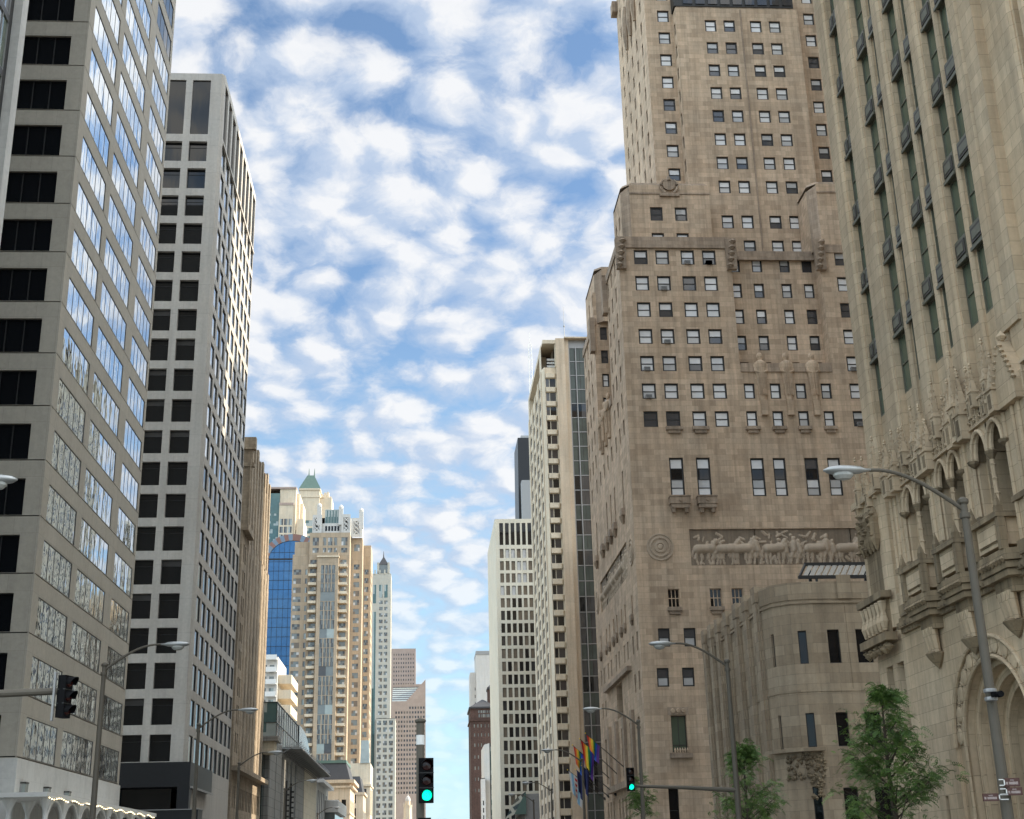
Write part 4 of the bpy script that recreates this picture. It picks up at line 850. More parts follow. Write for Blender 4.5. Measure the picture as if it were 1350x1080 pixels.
for k in range(4): mb.box(XW-.35, XW-.002, 138.9+5.9*k-.5, 139.5+5.9*k, 9.9, 16.8, 'limestone_dark')
mb.box(XW-.5, XW-.002, 138.6, 158, 20.9, 21.4, 'limestone_dark'); mb.build('arcade_surround', B.root)
rng_ = random.Random(5)
for k in range(9):
    c_ = rng_.choice(lc+rc[:1]); r_ = rng_.choice(R7); mb = MB(); mb.box(c_[0]+.35, c_[0]+1.05, 131.75, 132.1, r_[0]+.02, r_[0]+.45, 'grey_frame')
    for q in range(4): mb.box(c_[0]+.4, c_[0]+1.0, 131.735, 131.75, r_[0]+.08+.09*q, r_[0]+.12+.09*q, 'dark_frame')
    mb.build('air_conditioner', B.root)
# carved relief bands: figures, horses and foliage as real depth
def relief(name, x0, y0, ux, uy, nx, ny, L, z0, h, seed):
    rng = np.random.RandomState(seed); nu, nv = int(L*15), int(h*15)
    U, V = np.meshgrid(np.linspace(0, L, nu), np.linspace(0, h, nv)); Hh = np.zeros_like(U)
    def cap(ax, ay, bx, by, r, k=1.0):
        d = np.array([bx-ax, by-ay]); l2 = (d**2).sum()+1e-9; t = np.clip(((U-ax)*d[0]+(V-ay)*d[1])/l2, 0, 1)
        D2 = (U-ax-t*d[0])**2+(V-ay-t*d[1])**2; np.maximum(Hh, k*np.sqrt(np.clip(r*r-D2, 0, None)), out=Hh)
    x = .8
    while x < L-.6:
        kind = rng.choice([0, 0, 1])
        if kind == 0:
            s = h/3.9*rng.uniform(.78, 1.0); ln = rng.uniform(-.5, .5)
            cap(x, 1.7*s, x+ln*.5, 2.6*s, .36*s); cap(x+ln*.5, 3.05*s, x+ln*.55, 3.15*s, .24*s, 1.2); cap(x+ln*.5, 2.6*s, x+rng.choice([-1, 1])*.9*s, 2.2*s+rng.uniform(-.5, .9), .13*s)
            cap(x, 1.7*s, x-.35*s, .9*s, .2*s); cap(x-.35*s, .9*s, x-.45*s, .1, .13*s); cap(x, 1.7*s, x+.4*s, .95*s, .2*s); cap(x+.4*s, .95*s, x+.2*s, .1, .13*s); cap(x-.5*s, 2.3*s, x+.4*s, 1.4*s, .12*s)
            x += rng.uniform(.6, 1.0)
        else:
            s = h/3.9*.88
            cap(x, 2.0*s, x+1.7*s, 2.1*s, .55*s); cap(x+1.7*s, 2.2*s, x+2.3*s, 3.0*s, .3*s); cap(x+2.3*s, 3.0*s, x+2.75*s, 2.65*s, .2*s)
            for o in (-.1, .35, 1.4, 1.85): k = rng.uniform(-.25, .25); cap(x+o*s, 1.7*s, x+(o+k)*s, .9*s, .19*s); cap(x+(o+k)*s, .9*s, x+(o-k*.5)*s, .1, .12*s)
            cap(x-.4*s, 2.1*s, x-.75*s, 1.2*s, .14*s); x += rng.uniform(1.5, 2.2)
    for _ in range(int(L*4)): a, b = rng.uniform(.2, L-.2), rng.uniform(.15, h-.2); cap(a, b, a+rng.uniform(-.6, .6), b+rng.uniform(-.5, .5), rng.uniform(.08, .16), .8)
    edge = np.minimum(np.minimum(U, L-U), np.minimum(V, h-V)); Hh = np.minimum(Hh, .5)*np.clip(edge*6, 0, 1)*1.0
    vs = [(x0+ux*u+nx*d, y0+uy*u+ny*d, z0+v) for u, v, d in zip(U.ravel(), V.ravel(), Hh.ravel())]
    fs = [(j*nu+i, j*nu+i+1, (j+1)*nu+i+1, (j+1)*nu+i) for j in range(nv-1) for i in range(nu-1)]
    me = bpy.data.meshes.new(name); me.from_pydata([(a-B.root.location.x, b-B.root.location.y, c) for a, b, c in vs], [], fs)
    ul = me.uv_layers.new(name='UVMap'); me.materials.append(M['carved']); me.polygons.foreach_set('use_smooth', [True]*len(fs)); me.update()
    li = np.empty(len(me.loops), dtype=np.int32); me.loops.foreach_get('vertex_index', li)
    uvs = np.stack([U.ravel()[li]*.02+.3, V.ravel()[li]*.02+.2], 1).astype(np.float32); ul.data.foreach_set('uv', uvs.ravel())
    me.materials.append(M['relief_ground']); hf = Hh.ravel()
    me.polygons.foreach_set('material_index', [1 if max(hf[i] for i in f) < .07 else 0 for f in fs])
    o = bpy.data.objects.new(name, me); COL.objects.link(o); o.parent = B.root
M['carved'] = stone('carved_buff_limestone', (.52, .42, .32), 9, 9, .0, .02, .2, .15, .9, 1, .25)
M['relief_ground'] = stone('dark_relief_limestone', (.27, .215, .16), 9, 9, .0, .02, .25, .3, .9, 1, .25)  # darker tone for the lowest faces of the relief
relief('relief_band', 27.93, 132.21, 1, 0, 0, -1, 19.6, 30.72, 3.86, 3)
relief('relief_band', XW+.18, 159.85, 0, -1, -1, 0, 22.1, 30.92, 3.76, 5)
for c_, ax, ay, az in (((24.75, 131.99, 32.7), (1, 0, 0), (0, 0, 1), (0, -1, 0)), ((XW-.01, 134.6, 32.8), (0, -1, 0), (0, 0, 1), (-1, 0, 0)), ((XW-.01, 163, 32.8), (0, -1, 0), (0, 0, 1), (-1, 0, 0))):
    mb = MB(); mb.lathe([(1.45, 0), (1.45, .1), (1.32, .1), (1.27, .02), (1.12, .02), (1.07, .12), (.92, .12), (.86, .02), (.66, .02), (.6, .14), (.4, .14), (.34, .05), (.2, .16), (0, .18)], c_, 'carved', 26, ax, ay, az, smooth=False)
    for k in range(16):
        a = 2*pi*k/16; q = Vector(c_)+Vector(ax)*.98*cos(a)+Vector(ay)*.98*sin(a)+Vector(az)*.1; mb.lathe([(.09, 0), (.05, .08)], q, 'carved', 5, ax, ay, az)
    mb.build('medallion', B.root)
B.finish()

# ---- low rounded-corner stone block
B = Bld('rounded_corner_building', 'low grey-buff stone block with a rounded corner, narrow piers and a roof pergola', 'building', (32, 90))
R_ = 2.4; x0, y0 = 21.75, 79.7; ys_w = [(84.0, 84.62), (86.88, 87.3), (89.5, 90.1), (92.8, 93.4), (95.4, 96.0), (97.5, 98.1)]
rw = [(13.0, 15.08), (8.0, 10.03), (3.2, 6.2)]
B.face('W', x0, y0+R_, 100.8, 0, 17.6, rowcol(ys_w, rw, 'deep'), 'low_stone')
B.face('S', y0, x0+R_, 34, 0, 17.6, rowcol([(25.1, 25.86), (26.9, 27.88), (29.4, 30.5), (31.5, 32.6)], rw[:2], 'deep')+rowcol([(25.1, 26), (27, 28)], [(2.5, 5.6)], 'deep'), 'low_stone')
nn = 3
cxx, cyy = x0+R_, y0+R_
for k in range(nn):
    a0, a1 = pi+pi/2*k/nn, pi+pi/2*(k+1)/nn
    A = (cxx+R_*cos(a0), cyy+R_*sin(a0)); C2 = (cxx+R_*cos(a1), cyy+R_*sin(a1)); L = math.dist(A, C2)
    hs = [(.36, .88, z0, z1, 'deep') for z0, z1 in ((2.6, 5.7), (8.0, 10.03), (13.0, 15.05))] if k == 2 else ([(.8, 1.15, z0, z1, 'deep') for z0, z1 in ((8.0, 10.03), (13.0, 15.05))] if k == 0 else [])
    B.face('S', 0, 0, L, 0, 17.6, hs, 'low_stone', arc=(A, ((C2[0]-A[0])/L, (C2[1]-A[1])/L)))
def arcpts(r): return [(cxx+r*cos(pi+pi/2*k/nn), cyy+r*sin(pi+pi/2*k/nn)) for k in range(nn+1)]
def ring(mb, z0, z1, pr, m):
    o = arcpts(R_+pr); o = [(x0-pr, 100.8)]+o+[(34, y0-pr)]; i = [(x0+.3, 100.8)]+arcpts(R_-.3)+[(34, y0+.3)]
    for k in range(len(o)-1):
        mb.poly([(*o[k], z0), (*o[k+1], z0), (*o[k+1], z1), (*o[k], z1)], m); mb.poly([(*i[k], z1), (*o[k], z1), (*o[k+1], z1), (*i[k+1], z1)], m); mb.poly([(*o[k], z0), (*i[k], z0), (*i[k+1], z0), (*o[k+1], z0)], m)
cn = B.p('parapet'); ring(cn, 17.0, 18.1, .06, 'low_stone'); ring(cn, 16.72, 16.86, .1, 'low_stone'); ring(cn, 11.3, 11.42, .05, 'low_stone')
shell(B, x0, 34, y0, 100.8, 0, 17.6, 'low_stone', 'EN'); B.p('roof').poly([(x0+.2, y0+2.4, 17.5), (34, y0+2.4, 17.5), (34, 100.8, 17.5), (x0+.2, 100.8, 17.5)], 'roofing'); B.p('roof').poly([(cxx, y0+.2, 17.5), (34, y0+.2, 17.5), (34, y0+2.4, 17.5), (cxx, y0+2.4, 17.5)], 'roofing')
for y in (83.1, 85.9, 88.6, 91.6, 94.5, 96.9, 99.3):
    mb = MB(); mb.box(x0-.26, x0-.002, y-.42, y+.42, 0, 17.4, 'low_stone'); mb.box(x0-.14, x0-.004, y-.62, y+.62, 0, 17.2, 'low_stone'); mb.box(x0-.3, x0+.3, y-.5, y+.5, 17.4, 18.4, 'low_stone'); mb.build('pier', B.root)
for x in (26.45, 28.6, 31):
    mb = MB(); mb.box(x-.1, x+.1, y0-.05, y0-.002, 0, 17, 'low_stone') if x > 28 else mb.box(x-.06, x+.06, y0-.03, y0-.002, 11.5, 16.7, 'low_stone'); mb.box(x-.45, x+.45, y0-.16, y0-.07, 17.0, 18.5, 'low_stone') if x == 26.45 else None; mb.build('pier', B.root)
mb = MB()
for k in range(150):
    a = pi+pi/2*(.35+.65*random.random()); zz = random.uniform(5.0, 7.6); rr_ = R_*cos(pi/12)+.12; t = (random.random()-.5)
    if zz < 6.2 and abs(a-(pi*1.42)) > .16: continue
    mb.lathe([(0, -.16), (.13, -.02), (.05, .1), (0, .16)], (cxx+(rr_)*cos(a), cyy+(rr_)*sin(a), zz), 'gothic_dark', 6)
ring(mb, 7.8, 8.02, .3, 'low_stone') if False else mb.prism(arcpts(R_+.45)+[(cxx, cyy)], 7.75, 7.95, 'low_stone'); mb.build('carved_frieze', B.root)
B.finish()
Pg = empty('pergola', 'black metal roof pergola with a slatted white top above the rounded stone corner', 'pergola', (27, 84, 17.5))
for x in (25.9, 29.7):
    for y in (84.7,): mb = MB(); mb.box(x-.09, x+.09, y-.09, y+.09, 17.5, 20.2, 'black_frame'); mb.build('post', Pg)
mb = MB(); mb.box(24.7, 30.6, 83.2, 83.4, 19.05, 19.25, 'black_frame'); mb.box(25.6, 30.6, 84.6, 84.8, 20.2, 20.42, 'black_frame'); mb.tube([(24.75, 83.3, 19.15), (25.65, 84.7, 20.3)], .1, 'black_frame', 6); mb.tube([(25.9, 83.3, 18.0), (25.9, 83.3, 19.1)], .09, 'black_frame', 6); mb.build('frame', Pg)
for k in range(13):
    mb = MB(); x = 25.0+.42*k; mb.poly([(x, 83.3, 19.25), (x+.3, 83.3, 19.25), (x+1.15, 84.65, 20.25), (x+.85, 84.65, 20.25)], 'slat'); mb.poly([(x, 83.33, 19.2), (x+.85, 84.68, 20.2), (x+1.15, 84.68, 20.2), (x+.3, 83.33, 19.2)], 'white_metal'); mb.build('slat', Pg)

# ---- gothic stone tower
B = Bld('gothic_tower', 'soaring tan gothic tower with deep piers, bronze spandrels and carved balconies at the right edge', 'building', (34, 42), maxwin=100)
XP, XG = 21.0, 21.4; HT = 118
bays = [((52.05, 53.2), (50.5, 51.45)), ((48.4, 49.5), (46.85, 47.85)), ((44.72, 45.8), (42.98, 44.3)), ((35.9, 37.0), (34.3, 35.4)), ((32, 33.1), (30.4, 31.5)), ((28, 29.1), (26.4, 27.5)), ((55.05, 55.7), (55.75, 56.4))]
zs_ = [(24.72+3.67*k, 27.42+3.67*k) for k in range(-1, 25)]
hh = [(a, b, z0, z1, 'trib') for by in bays for a, b in by for z0, z1 in zs_ if z0 > 20]
hh += [(a, b, 13.0, 16.4, 'trib_low') for a, b in ((50.6, 53.1), (46.95, 49.4), (43.1, 45.7), (39.1, 40.6), (34.5, 36.9))]
hh += [(56.0, 56.9, 6.6, 9.7, 'deep_dark'), (57.4, 58.25, 6.6, 9.7, 'deep_dark'), (52.9, 53.25, 2.6, 3.9, 'deep_dark')]
AC, AZ, RI, RO = 47.6, 5.6, 3.0, 3.75
low = [h for h in hh if h[3] < 17]
B.face('W', XG, 22, 58.2, 18.0, HT, [h for h in hh if h[2] > 18], 'gothic')
B.face('S', 22, XG, 46, 0, HT, (), 'gothic'); shell(B, XG, 46, 22, 58.2, 0, HT, 'gothic', 'NET')
# piers: stepped shafts with real depth
for a, b in ((53.3, 54.95), (49.58, 50.45), (45.88, 46.8), (38.2, 38.9), (37.1, 37.6), (33.4, 34.2), (29.4, 30.2), (56.55, 57.9)):
    mb = MB(); w2 = b-a
    mb.prism([(XG, b+.12), (XG-.25, b+.12), (XG-.25, b), (XP+.1, b), (XP, b-.12), (XP, a+.12), (XP+.1, a), (XG-.25, a), (XG-.25, a-.12), (XG, a-.12)], 17.6, HT, 'gothic'); mb.build('pier', B.root)
mb = MB(); mb.prism([(XG, 43.0), (XP+.3, 43.0), (XP, 42.85), (XP, 42.2), (XP+.2, 42.05), (XP, 41.9), (XP, 40.85), (22.3, 40.85), (22.3, 43.0)], 17.6, HT, 'gothic'); mb.build('pier', B.root)
for m0, m1 in ((51.52, 51.92), (47.92, 48.3), (44.36, 44.64)):
    mb = MB(); mb.prism([(XG, m1), (XP+.3, m1), (XP+.2, (m0+m1)/2+.1), (XP+.2, (m0+m1)/2-.1), (XP+.3, m0), (XG, m0)], 17.6, HT, 'gothic'); mb.build('mullion', B.root)
for by in bays:
    for a, b in by:
        for z0, z1 in zs_:
            if z0 < 20: continue
            mb = MB(); mb.box(XG-.16, XG-.003, a+.02, b-.02, z1, z1+.97, 'bronze'); mb.box(XG-.24, XG-.162, a, b, z1-.08, z1+.06, 'bronze'); mb.box(XG-.2, XG-.162, a+.1, b-.1, z1+.2, z1+.8, 'dark_frame'); mb.box(XG-.22, XG-.162, a+.25, b-.25, z1+.32, z1+.68, 'bronze'); mb.build('spandrel', B.root)
# lower storey with great arch
XB = 20.9
def archwall():
    m = B.p('podium'); 
    # wall cells around the arch
    ysp = [h for h in low if h[3] > 9]; 
    B.face('W', XB, 52.0, 59.2, 0, 12.6, [h for h in low if h[0] > 52 and h[3] < 12], 'gothic', 'podium'); B.face('W', XB, 22, AC-RO-.5, 0, 12.6, (), 'gothic', 'podium')
    a, b = AC-RO-.5, 52.0; n = 24; zt = 12.6
    pts = [(AC+RO*cos(pi*k/n), AZ+RO*sin(pi*k/n)) for k in range(n+1)]
    def P_(y, z): return (XB, y, z)
    def q(ps): m.poly([P_(y, z) for y, z in ps], 'gothic', [(-y, z) for y, z in ps])
    q([(b, 0), (AC+RO, 0), (AC+RO, AZ), (b, AZ)]); q([(AC-RO, 0), (a, 0), (a, AZ), (AC-RO, AZ)])
    q([(b, AZ), (AC+RO, AZ), pts[1], (b, pts[1][1])] if False else [(b, AZ), (AC+RO, AZ), (AC+RO, zt), (b, zt)] if False else [(b, AZ), (pts[0][0], AZ), (pts[0][0], AZ+.001), (b, AZ+.001)])
    for k in range(n):
        (y0, z0), (y1, z1) = pts[k], pts[k+1]; q([(y0, z0), (y1, z1), (y1, zt), (y0, zt)])
    q([(b, AZ), (AC+RO, AZ), (AC+RO, zt), (b, zt)]); q([(AC-RO, AZ), (a, AZ), (a, zt), (AC-RO, zt)])
    # moulded orders stepping in
    od = [(RO, -.06), (RO, .12), (RI+.1, .12), (RI, .0), (RI, .5), (RI-.28, .5), (RI-.28, .95), (RI-.6, .95), (RI-.6, 1.4), (RI-.9, 1.4), (RI-.9, 2.2)]
    o = B.p('arch')
    for (r0, d0), (r1, d1) in zip(od, od[1:]):
        for k in range(-6, n+6):
            def pt(r, d, kk):
                if kk < 0: return (XB+d, AC+r, AZ+kk*AZ/6)
                if kk > n: return (XB+d, AC-r, AZ-(kk-n)*AZ/6)
                t = pi*kk/n; return (XB+d, AC+r*cos(t), AZ+r*sin(t))
            A = [pt(r0, d0, k), pt(r0, d0, k+1), pt(r1, d1, k+1), pt(r1, d1, k)]
            o.poly(A, 'gothic', [(k*.45, d0*2+r0), (k*.45+.45, d0*2+r0), (k*.45+.45, d1*2+r1), (k*.45, d1*2+r1)])
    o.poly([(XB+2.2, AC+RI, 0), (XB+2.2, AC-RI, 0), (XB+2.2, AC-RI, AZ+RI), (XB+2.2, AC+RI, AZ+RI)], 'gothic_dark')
    # roundels and lattice on the outer ring
    for k in range(13):
        t = pi*(k+.5)/13; rr_ = (RO+RI)/2+.05; c = (XB+.1, AC+rr_*cos(t), AZ+rr_*sin(t))
        o.lathe([(.27, -.06), (.27, .08), (.2, .12), (0, .14)], c, 'white_stone' if False else 'gothic', 12, (0, 1, 0), (0, 0, 1), (-1, 0, 0), 1, 1.2)
        t = pi*(k+1)/13
        if k < 12:
            for dt in (-.045, 0, .045): o.tube([(XB+.06, AC+(RI+.12)*cos(t+dt), AZ+(RI+.12)*sin(t+dt)), (XB+.06, AC+(RO-.06)*cos(t-dt), AZ+(RO-.06)*sin(t-dt))], .045, 'gothic', 5)
    o.tube([(XB-.05, AC+RO*cos(pi*k/30), AZ+RO*sin(pi*k/30)) for k in range(31)], .09, 'gothic', 6); o.tube([(XB+.05, AC+RI*cos(pi*k/30), AZ+RI*sin(pi*k/30)) for k in range(31)], .09, 'gothic', 6)
    for sg in (1, -1): o.tube([(XB+.05, AC+sg*RI, 0), (XB+.05, AC+sg*RI, AZ)], .09, 'gothic', 6); o.tube([(XB+.55, AC+sg*(RI-.14), 0), (XB+.55, AC+sg*(RI-.14), AZ)], .13, 'gothic', 8); o.tube([(XB+1, AC+sg*(RI-.45), 0), (XB+1, AC+sg*(RI-.45), AZ)], .13, 'gothic', 8)
archwall()
B.face('W', XB+.3, 22, 59.2, 12.6, 18.0, [h for h in low if h[2] > 12], 'gothic', 'podium'); B.face('Nn', 59.2, XB, 40, 0, 16.5, (), 'gothic', 'podium'); B.p('podium').poly([(XB, 22, 12.6), (XB, 59.2, 12.6), (XB+.3, 59.2, 12.6), (XB+.3, 22, 12.6)][::-1], 'gothic')
B.p('podium').poly([(XB+.3, 22, 18), (XG, 22, 18), (XG, 59.2, 18), (XB+.3, 59.2, 18)], 'gothic'); B.p('podium').box(XB+.3, 40, 58.2, 59.3, 16.5, 17.2, 'gothic')
bc = B.p('belt_course')
for z0, z1, pr in ((10.75, 10.95, .18), (10.95, 11.2, .34), (11.2, 11.42, .22)): bc.box(XB-pr, XB-.003, 22, 55.4, z0, z1, 'gothic_dark')
for k in range(110):
    y = 23+.295*k; bc.poly([(XB-.345, y, 10.97), (XB-.40, y+.07, 11.08), (XB-.345, y+.14, 10.97), (XB-.36, y+.07, 10.92)], 'gothic_dark'); bc.poly([(XB-.345, y, 10.97), (XB-.345, y+.14, 10.97), (XB-.40, y+.07, 11.08)], 'gothic_dark'); bc.box(XB-.2, XB-.181, y, y+.14, 10.78, 10.93, 'gothic_dark')
# lower piers between bays, with clustered shafts
for a, b in ((53.3, 54.95), (49.45, 50.5), (45.8, 46.9), (40.85, 43.0), (37.1, 38.9), (33.4, 34.2), (29.4, 30.2)):
    mb = MB(); mb.prism([(XB+.4, b), (XP-.1, b), (XP-.22, b-.15), (XP-.22, a+.15), (XP-.1, a), (XB+.4, a)], 11.42, 17.6, 'gothic')
    for q in (a+.1, (a+b)/2-.25, (a+b)/2+.25, b-.1): mb.tube([(XP-.24, q, 11.5), (XP-.24, q, 16.6)], .085, 'gothic', 6)
    mb.box(XP-.4, XP, a-.05, b+.05, 11.42, 11.9, 'gothic_dark'); mb.box(XP-.36, XP, a-.04, b+.04, 13.3, 13.5, 'gothic_dark'); mb.build('buttress', B.root)
def crocket_spire(mb, x, y, z, w, h, m='gothic'):
    """square shaft with gablets, pointed cap, small leaf hooks and a finial"""
    sq = lambda r: [(x-r, y-r), (x+r, y-r), (x+r, y+r), (x-r, y+r)]
    mb.prism(sq(w), z, z+h*.38, m); mb.prism(sq(w*1.25), z+h*.36, z+h*.40, m); mb.box(x-w-.012, x-w-.002, y-w*.5, y+w*.5, z+h*.06, z+h*.30, 'gothic_dark')
    mb.prism(sq(w*.85), z+h*.40, z+h*.96, m, .1)
    for k in range(4):
        t = k/4; r = w*.85*(1-t*.88)
        for i_, j_ in ((-1, -1), (1, -1), (1, 1), (-1, 1)):
            c = Vector((x+i_*r, y+j_*r, z+h*(.46+.46*t))); d = Vector((i_, j_, .6))*.06
            mb.poly([c, c+d+Vector((0, 0, .03)), c+Vector((0, 0, .11))], m); mb.poly([c+Vector((0, 0, .11)), c+d+Vector((0, 0, .03)), c], m)
    mb.lathe([(.03, 0), (.09, .06), (.03, .12), (.07, .17), (0, .28)], (x, y, z+h*.95), m, 4, smooth=False)
def tracery(mb, y0, y1, z0, z1, x, m='gothic'):
    mb.box(x-.12, x+.1, y0, y1, z1-.1, z1, m); mb.box(x-.1, x+.1, y0, y1, z0, z0+.1, m)
    n = max(2, int((y1-y0)/.42)); dy = (y1-y0)/n
    for k in range(n+1): mb.box(x-.07, x+.05, y0+k*dy-.035, y0+k*dy+.035, z0+.1, z1-.1, m)
    for k in range(n):
        c = y0+(k+.5)*dy; hgt = z1-z0
        for zz in (z0+.12+.30*hgt, z0+.12+.62*hgt):
            mb.tube([(x, c-dy*.5*cos(pi*t/6), zz+dy*.75*sin(pi*t/6)) for t in range(7)], .032, m, 5); mb.tube([(x, c-dy*.35*cos(2*pi*t/8), zz-.08+dy*.35*sin(2*pi*t/8)) for t in range(9)], .028, m, 5)
        mb.lathe([(0, -.07), (.07, 0), (0, .1)], (x, c, z1+.05), m, 5)
        mb.lathe([(0, -.07), (.09, 0), (0, .1)], (x-.05, c, z0+.3), m, 5)
for a, b in ((50.5, 53.25), (46.9, 49.45), (43.0, 45.8), (38.95, 40.8), (34.2, 37.1)):
    t = MB(); tracery(t, a, b, 16.75, 17.75, XP-.3); t.box(XP-.1, XP-.02, a, b, 16.7, 17.6, 'gothic_dark'); t.build('tracery_parapet', B.root)
    # twin arches under the parapet
    ar = MB(); hw_ = (b-a)/4
    for c in (a+hw_, b-hw_):
        for r_, dd in ((hw_-.03, -.32), (hw_-.12, -.2)): ar.tube([(XP+dd, c+r_*cos(pi*k/10), 15.6+1.0*sin(pi*k/10)) for k in range(11)], .09, 'gothic', 6)
        n = 10
        for k in range(n):
            p0, p1 = [(c+(hw_-.06)*cos(pi*kk/n), 15.6+1.0*sin(pi*kk/n)) for kk in (k, k+1)]
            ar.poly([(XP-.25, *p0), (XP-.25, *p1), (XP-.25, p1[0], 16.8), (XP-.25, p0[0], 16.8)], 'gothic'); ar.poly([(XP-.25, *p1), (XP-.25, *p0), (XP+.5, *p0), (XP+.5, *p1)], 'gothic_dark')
        ar.lathe([(0, -.25), (.2, -.1), (.24, .02), (0, .05)], (XP-.28, c+hw_ if c > (a+b)/2 else c-hw_, 15.6), 'gothic_dark', 7)
    ar.tube([(XP-.2, (a+b)/2, 13.1), (XP-.2, (a+b)/2, 15.6)], .1, 'gothic', 8); ar.lathe([(.1, -.2), (.24, .1), (.2, .15)], (XP-.2, (a+b)/2, 15.5), 'gothic_dark', 8)
    for k in range(9): ar.lathe([(0, -.14), (.13, 0), (0, .14)], (XP-.2, (a+b)/2+.02*(-1)**k, 13.2+.27*k), 'gothic', 5)
    ar.build('twin_arch', B.root)
    # box balcony and corbel below
    bx = MB(); c0, c1 = a+.35, b-.35
    bx.box(XP-.75, XP-.02, c0, c1, 11.9, 12.85, 'gothic'); bx.box(XP-.95, XP-.02, c0-.2, c1+.2, 12.85, 13.05, 'gothic_dark'); bx.box(XP-.79, XP-.752, c0+.25, c1-.25, 12.05, 12.7, 'gothic_dark'); bx.box(XP-.84, XP-.792, c0+.3, c1-.3, 12.1, 12.65, 'gothic')
    for q in (c0-.05, c1+.05): bx.box(XP-.9, XP-.65, q-.13, q+.13, 11.7, 13.25, 'gothic_dark'); bx.lathe([(.16, 0), (.1, .2), (0, .5)], (XP-.78, q, 13.25), 'gothic_dark', 6)
    n = 8
    pl = [(c0-.35, XP-.02), (c0-.1, XP-.8), (c1+.1, XP-.8), (c1+.35, XP-.02)]
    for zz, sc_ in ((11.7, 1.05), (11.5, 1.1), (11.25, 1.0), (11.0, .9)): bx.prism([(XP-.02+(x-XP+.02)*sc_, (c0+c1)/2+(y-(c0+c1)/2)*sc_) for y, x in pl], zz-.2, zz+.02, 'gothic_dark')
    for k in range(n): bx.lathe([(0, -.15), (.16, 0), (0, .15)], (XP-.85, c0+(c1-c0)*k/(n-1), 11.35), 'gothic_dark', 5)
    bx.prism([(x*.6+(XP-.02)*.4, (c0+c1)/2+(y-(c0+c1)/2)*.6) for y, x in pl], 10.3, 10.82, 'gothic_dark'); 
    for q in (-.35, 0, .35): bx.tube([(XP-.3, (c0+c1)/2+q, 9.4), (XP-.42, (c0+c1)/2+q, 10.4)], [.12, .2], 'gothic', 6)
    bx.lathe([(0, 0), (.32, .35), (.5, .6), (.4, .68)], (XP-.2, (c0+c1)/2, 8.75), 'gothic_dark', 8); bx.build('corbelled_balcony', B.root)
# pinnacles before the piers
for y, z, h in ((54.3, 16.6, 2.2), (53.4, 16.6, 1.6), (50.0, 16.4, 2.5), (49.5, 16.4, 1.8), (50.5, 16.4, 1.8), (46.3, 16.6, 3.2), (45.85, 16.5, 2.3), (46.85, 16.5, 2.4), (42.9, 16.6, 1.9), (38.6, 16.6, 2.4)):
    mb = MB(); crocket_spire(mb, XP-.42, y, z, .25, h*1.15); mb.build('pinnacle', B.root)
mb = MB(); mb.prism([(XP-.5, 41.2), (XP, 41.2), (XP, 42.8), (XP-.5, 42.8)], 16.6, 17.3, 'gothic'); 
mb.poly([(XP-.5, 42.8, 17.3), (XP-.5, 41.2, 17.3), (XP-.5, 42.0, 19.0)], 'gothic'); mb.poly([(XP-.5, 41.2, 17.3), (XP, 41.2, 17.3), (XP, 42.0, 19.0), (XP-.5, 42.0, 19.0)], 'gothic'); mb.poly([(XP, 42.8, 17.3), (XP-.5, 42.8, 17.3), (XP-.5, 42.0, 19.0), (XP, 42.0, 19.0)], 'gothic')
for k in range(7):
    for sg in (-1, 1): mb.lathe([(0, -.09), (.12, 0), (0, .1)], (XP-.5, 42+sg*.8*(1-k/7), 17.35+1.65*k/7), 'gothic', 5)
mb.lathe([(.08, 0), (.2, .15), (0, .4)], (XP-.3, 42, 19), 'gothic', 6); mb.box(XP-.12, XP-.003, 40.9, 42.6, 19.4, 20.0, 'gothic'); mb.build('gable', B.root)
# corner turret with niche
tu = MB(); tu.prism([(XG, 59.3), (XB, 59.3), (XB-.2, 58.9), (XB-.2, 56.3), (XB, 55.9), (XG, 55.9)], 11.2, 17.3, 'gothic'); tu.box(XB-.4, XG, 55.8, 59.4, 17.3, 17.6, 'gothic'); tu.prism([(XG, 59.2), (XB-.3, 59.2), (XB-.3, 56), (XG, 56)], 17.6, 18.0, 'gothic', .9)
tu.box(XB-.21, XB-.203, 56.7, 58.5, 12.8, 15.6, 'gothic_dark'); tu.build('corner_turret', B.root)
tu = MB()
for k in range(5):
    y = 56.7+.45*k; tu.lathe([(.05, 0), (.25, .5), (.22, 1.3), (.3, 1.5), (.05, 2.0)], (XB-.32, y, 14.8), 'gothic_dark', 6)
for k in range(24): tu.lathe([(0, -.13), (.15, 0), (0, .14)], (XB-.45-.1*random.random(), random.uniform(56.5, 58.7), random.uniform(15.0, 16.8)), 'gothic_dark', 5)
tu.build('canopy_carving', B.root)
tu = MB(); tu.box(XB-.7, XB-.2, 55.9, 59.3, 12.5, 12.8, 'gothic_dark'); tu.box(XB-.4, XB-.2, 56.3, 59, 10.9, 12.5, 'gothic_dark')
for k in range(6): tu.lathe([(.1, 0), (.22, .4), (.12, .8), (.22, 1.3)], (XB-.5, 56.4+.5*k, 11.1), 'gothic', 6)
tu.box(XB-.75, XB-.2, 55.8, 59.3, 10.6, 10.95, 'gothic_dark')
for k in range(14): tu.lathe([(0, -.2), (.22, 0), (0, .2)], (XB-.5, 56.1+.23*k, 10.35+.1*sin(k*2)), 'gothic_dark', 6)
tu.build('niche_balcony', B.root)
for q in range(26):
    y = 58.9-.62*q
    if 40 < y < 43: continue
    mb = MB(); crocket_spire(mb, XP-.33-.1*(q%2), y, 16.9+.25*(q%3), .11+.03*(q%2), 1.2+.4*((q*7)%4)); mb.build('pinnacle', B.root)
B.finish()

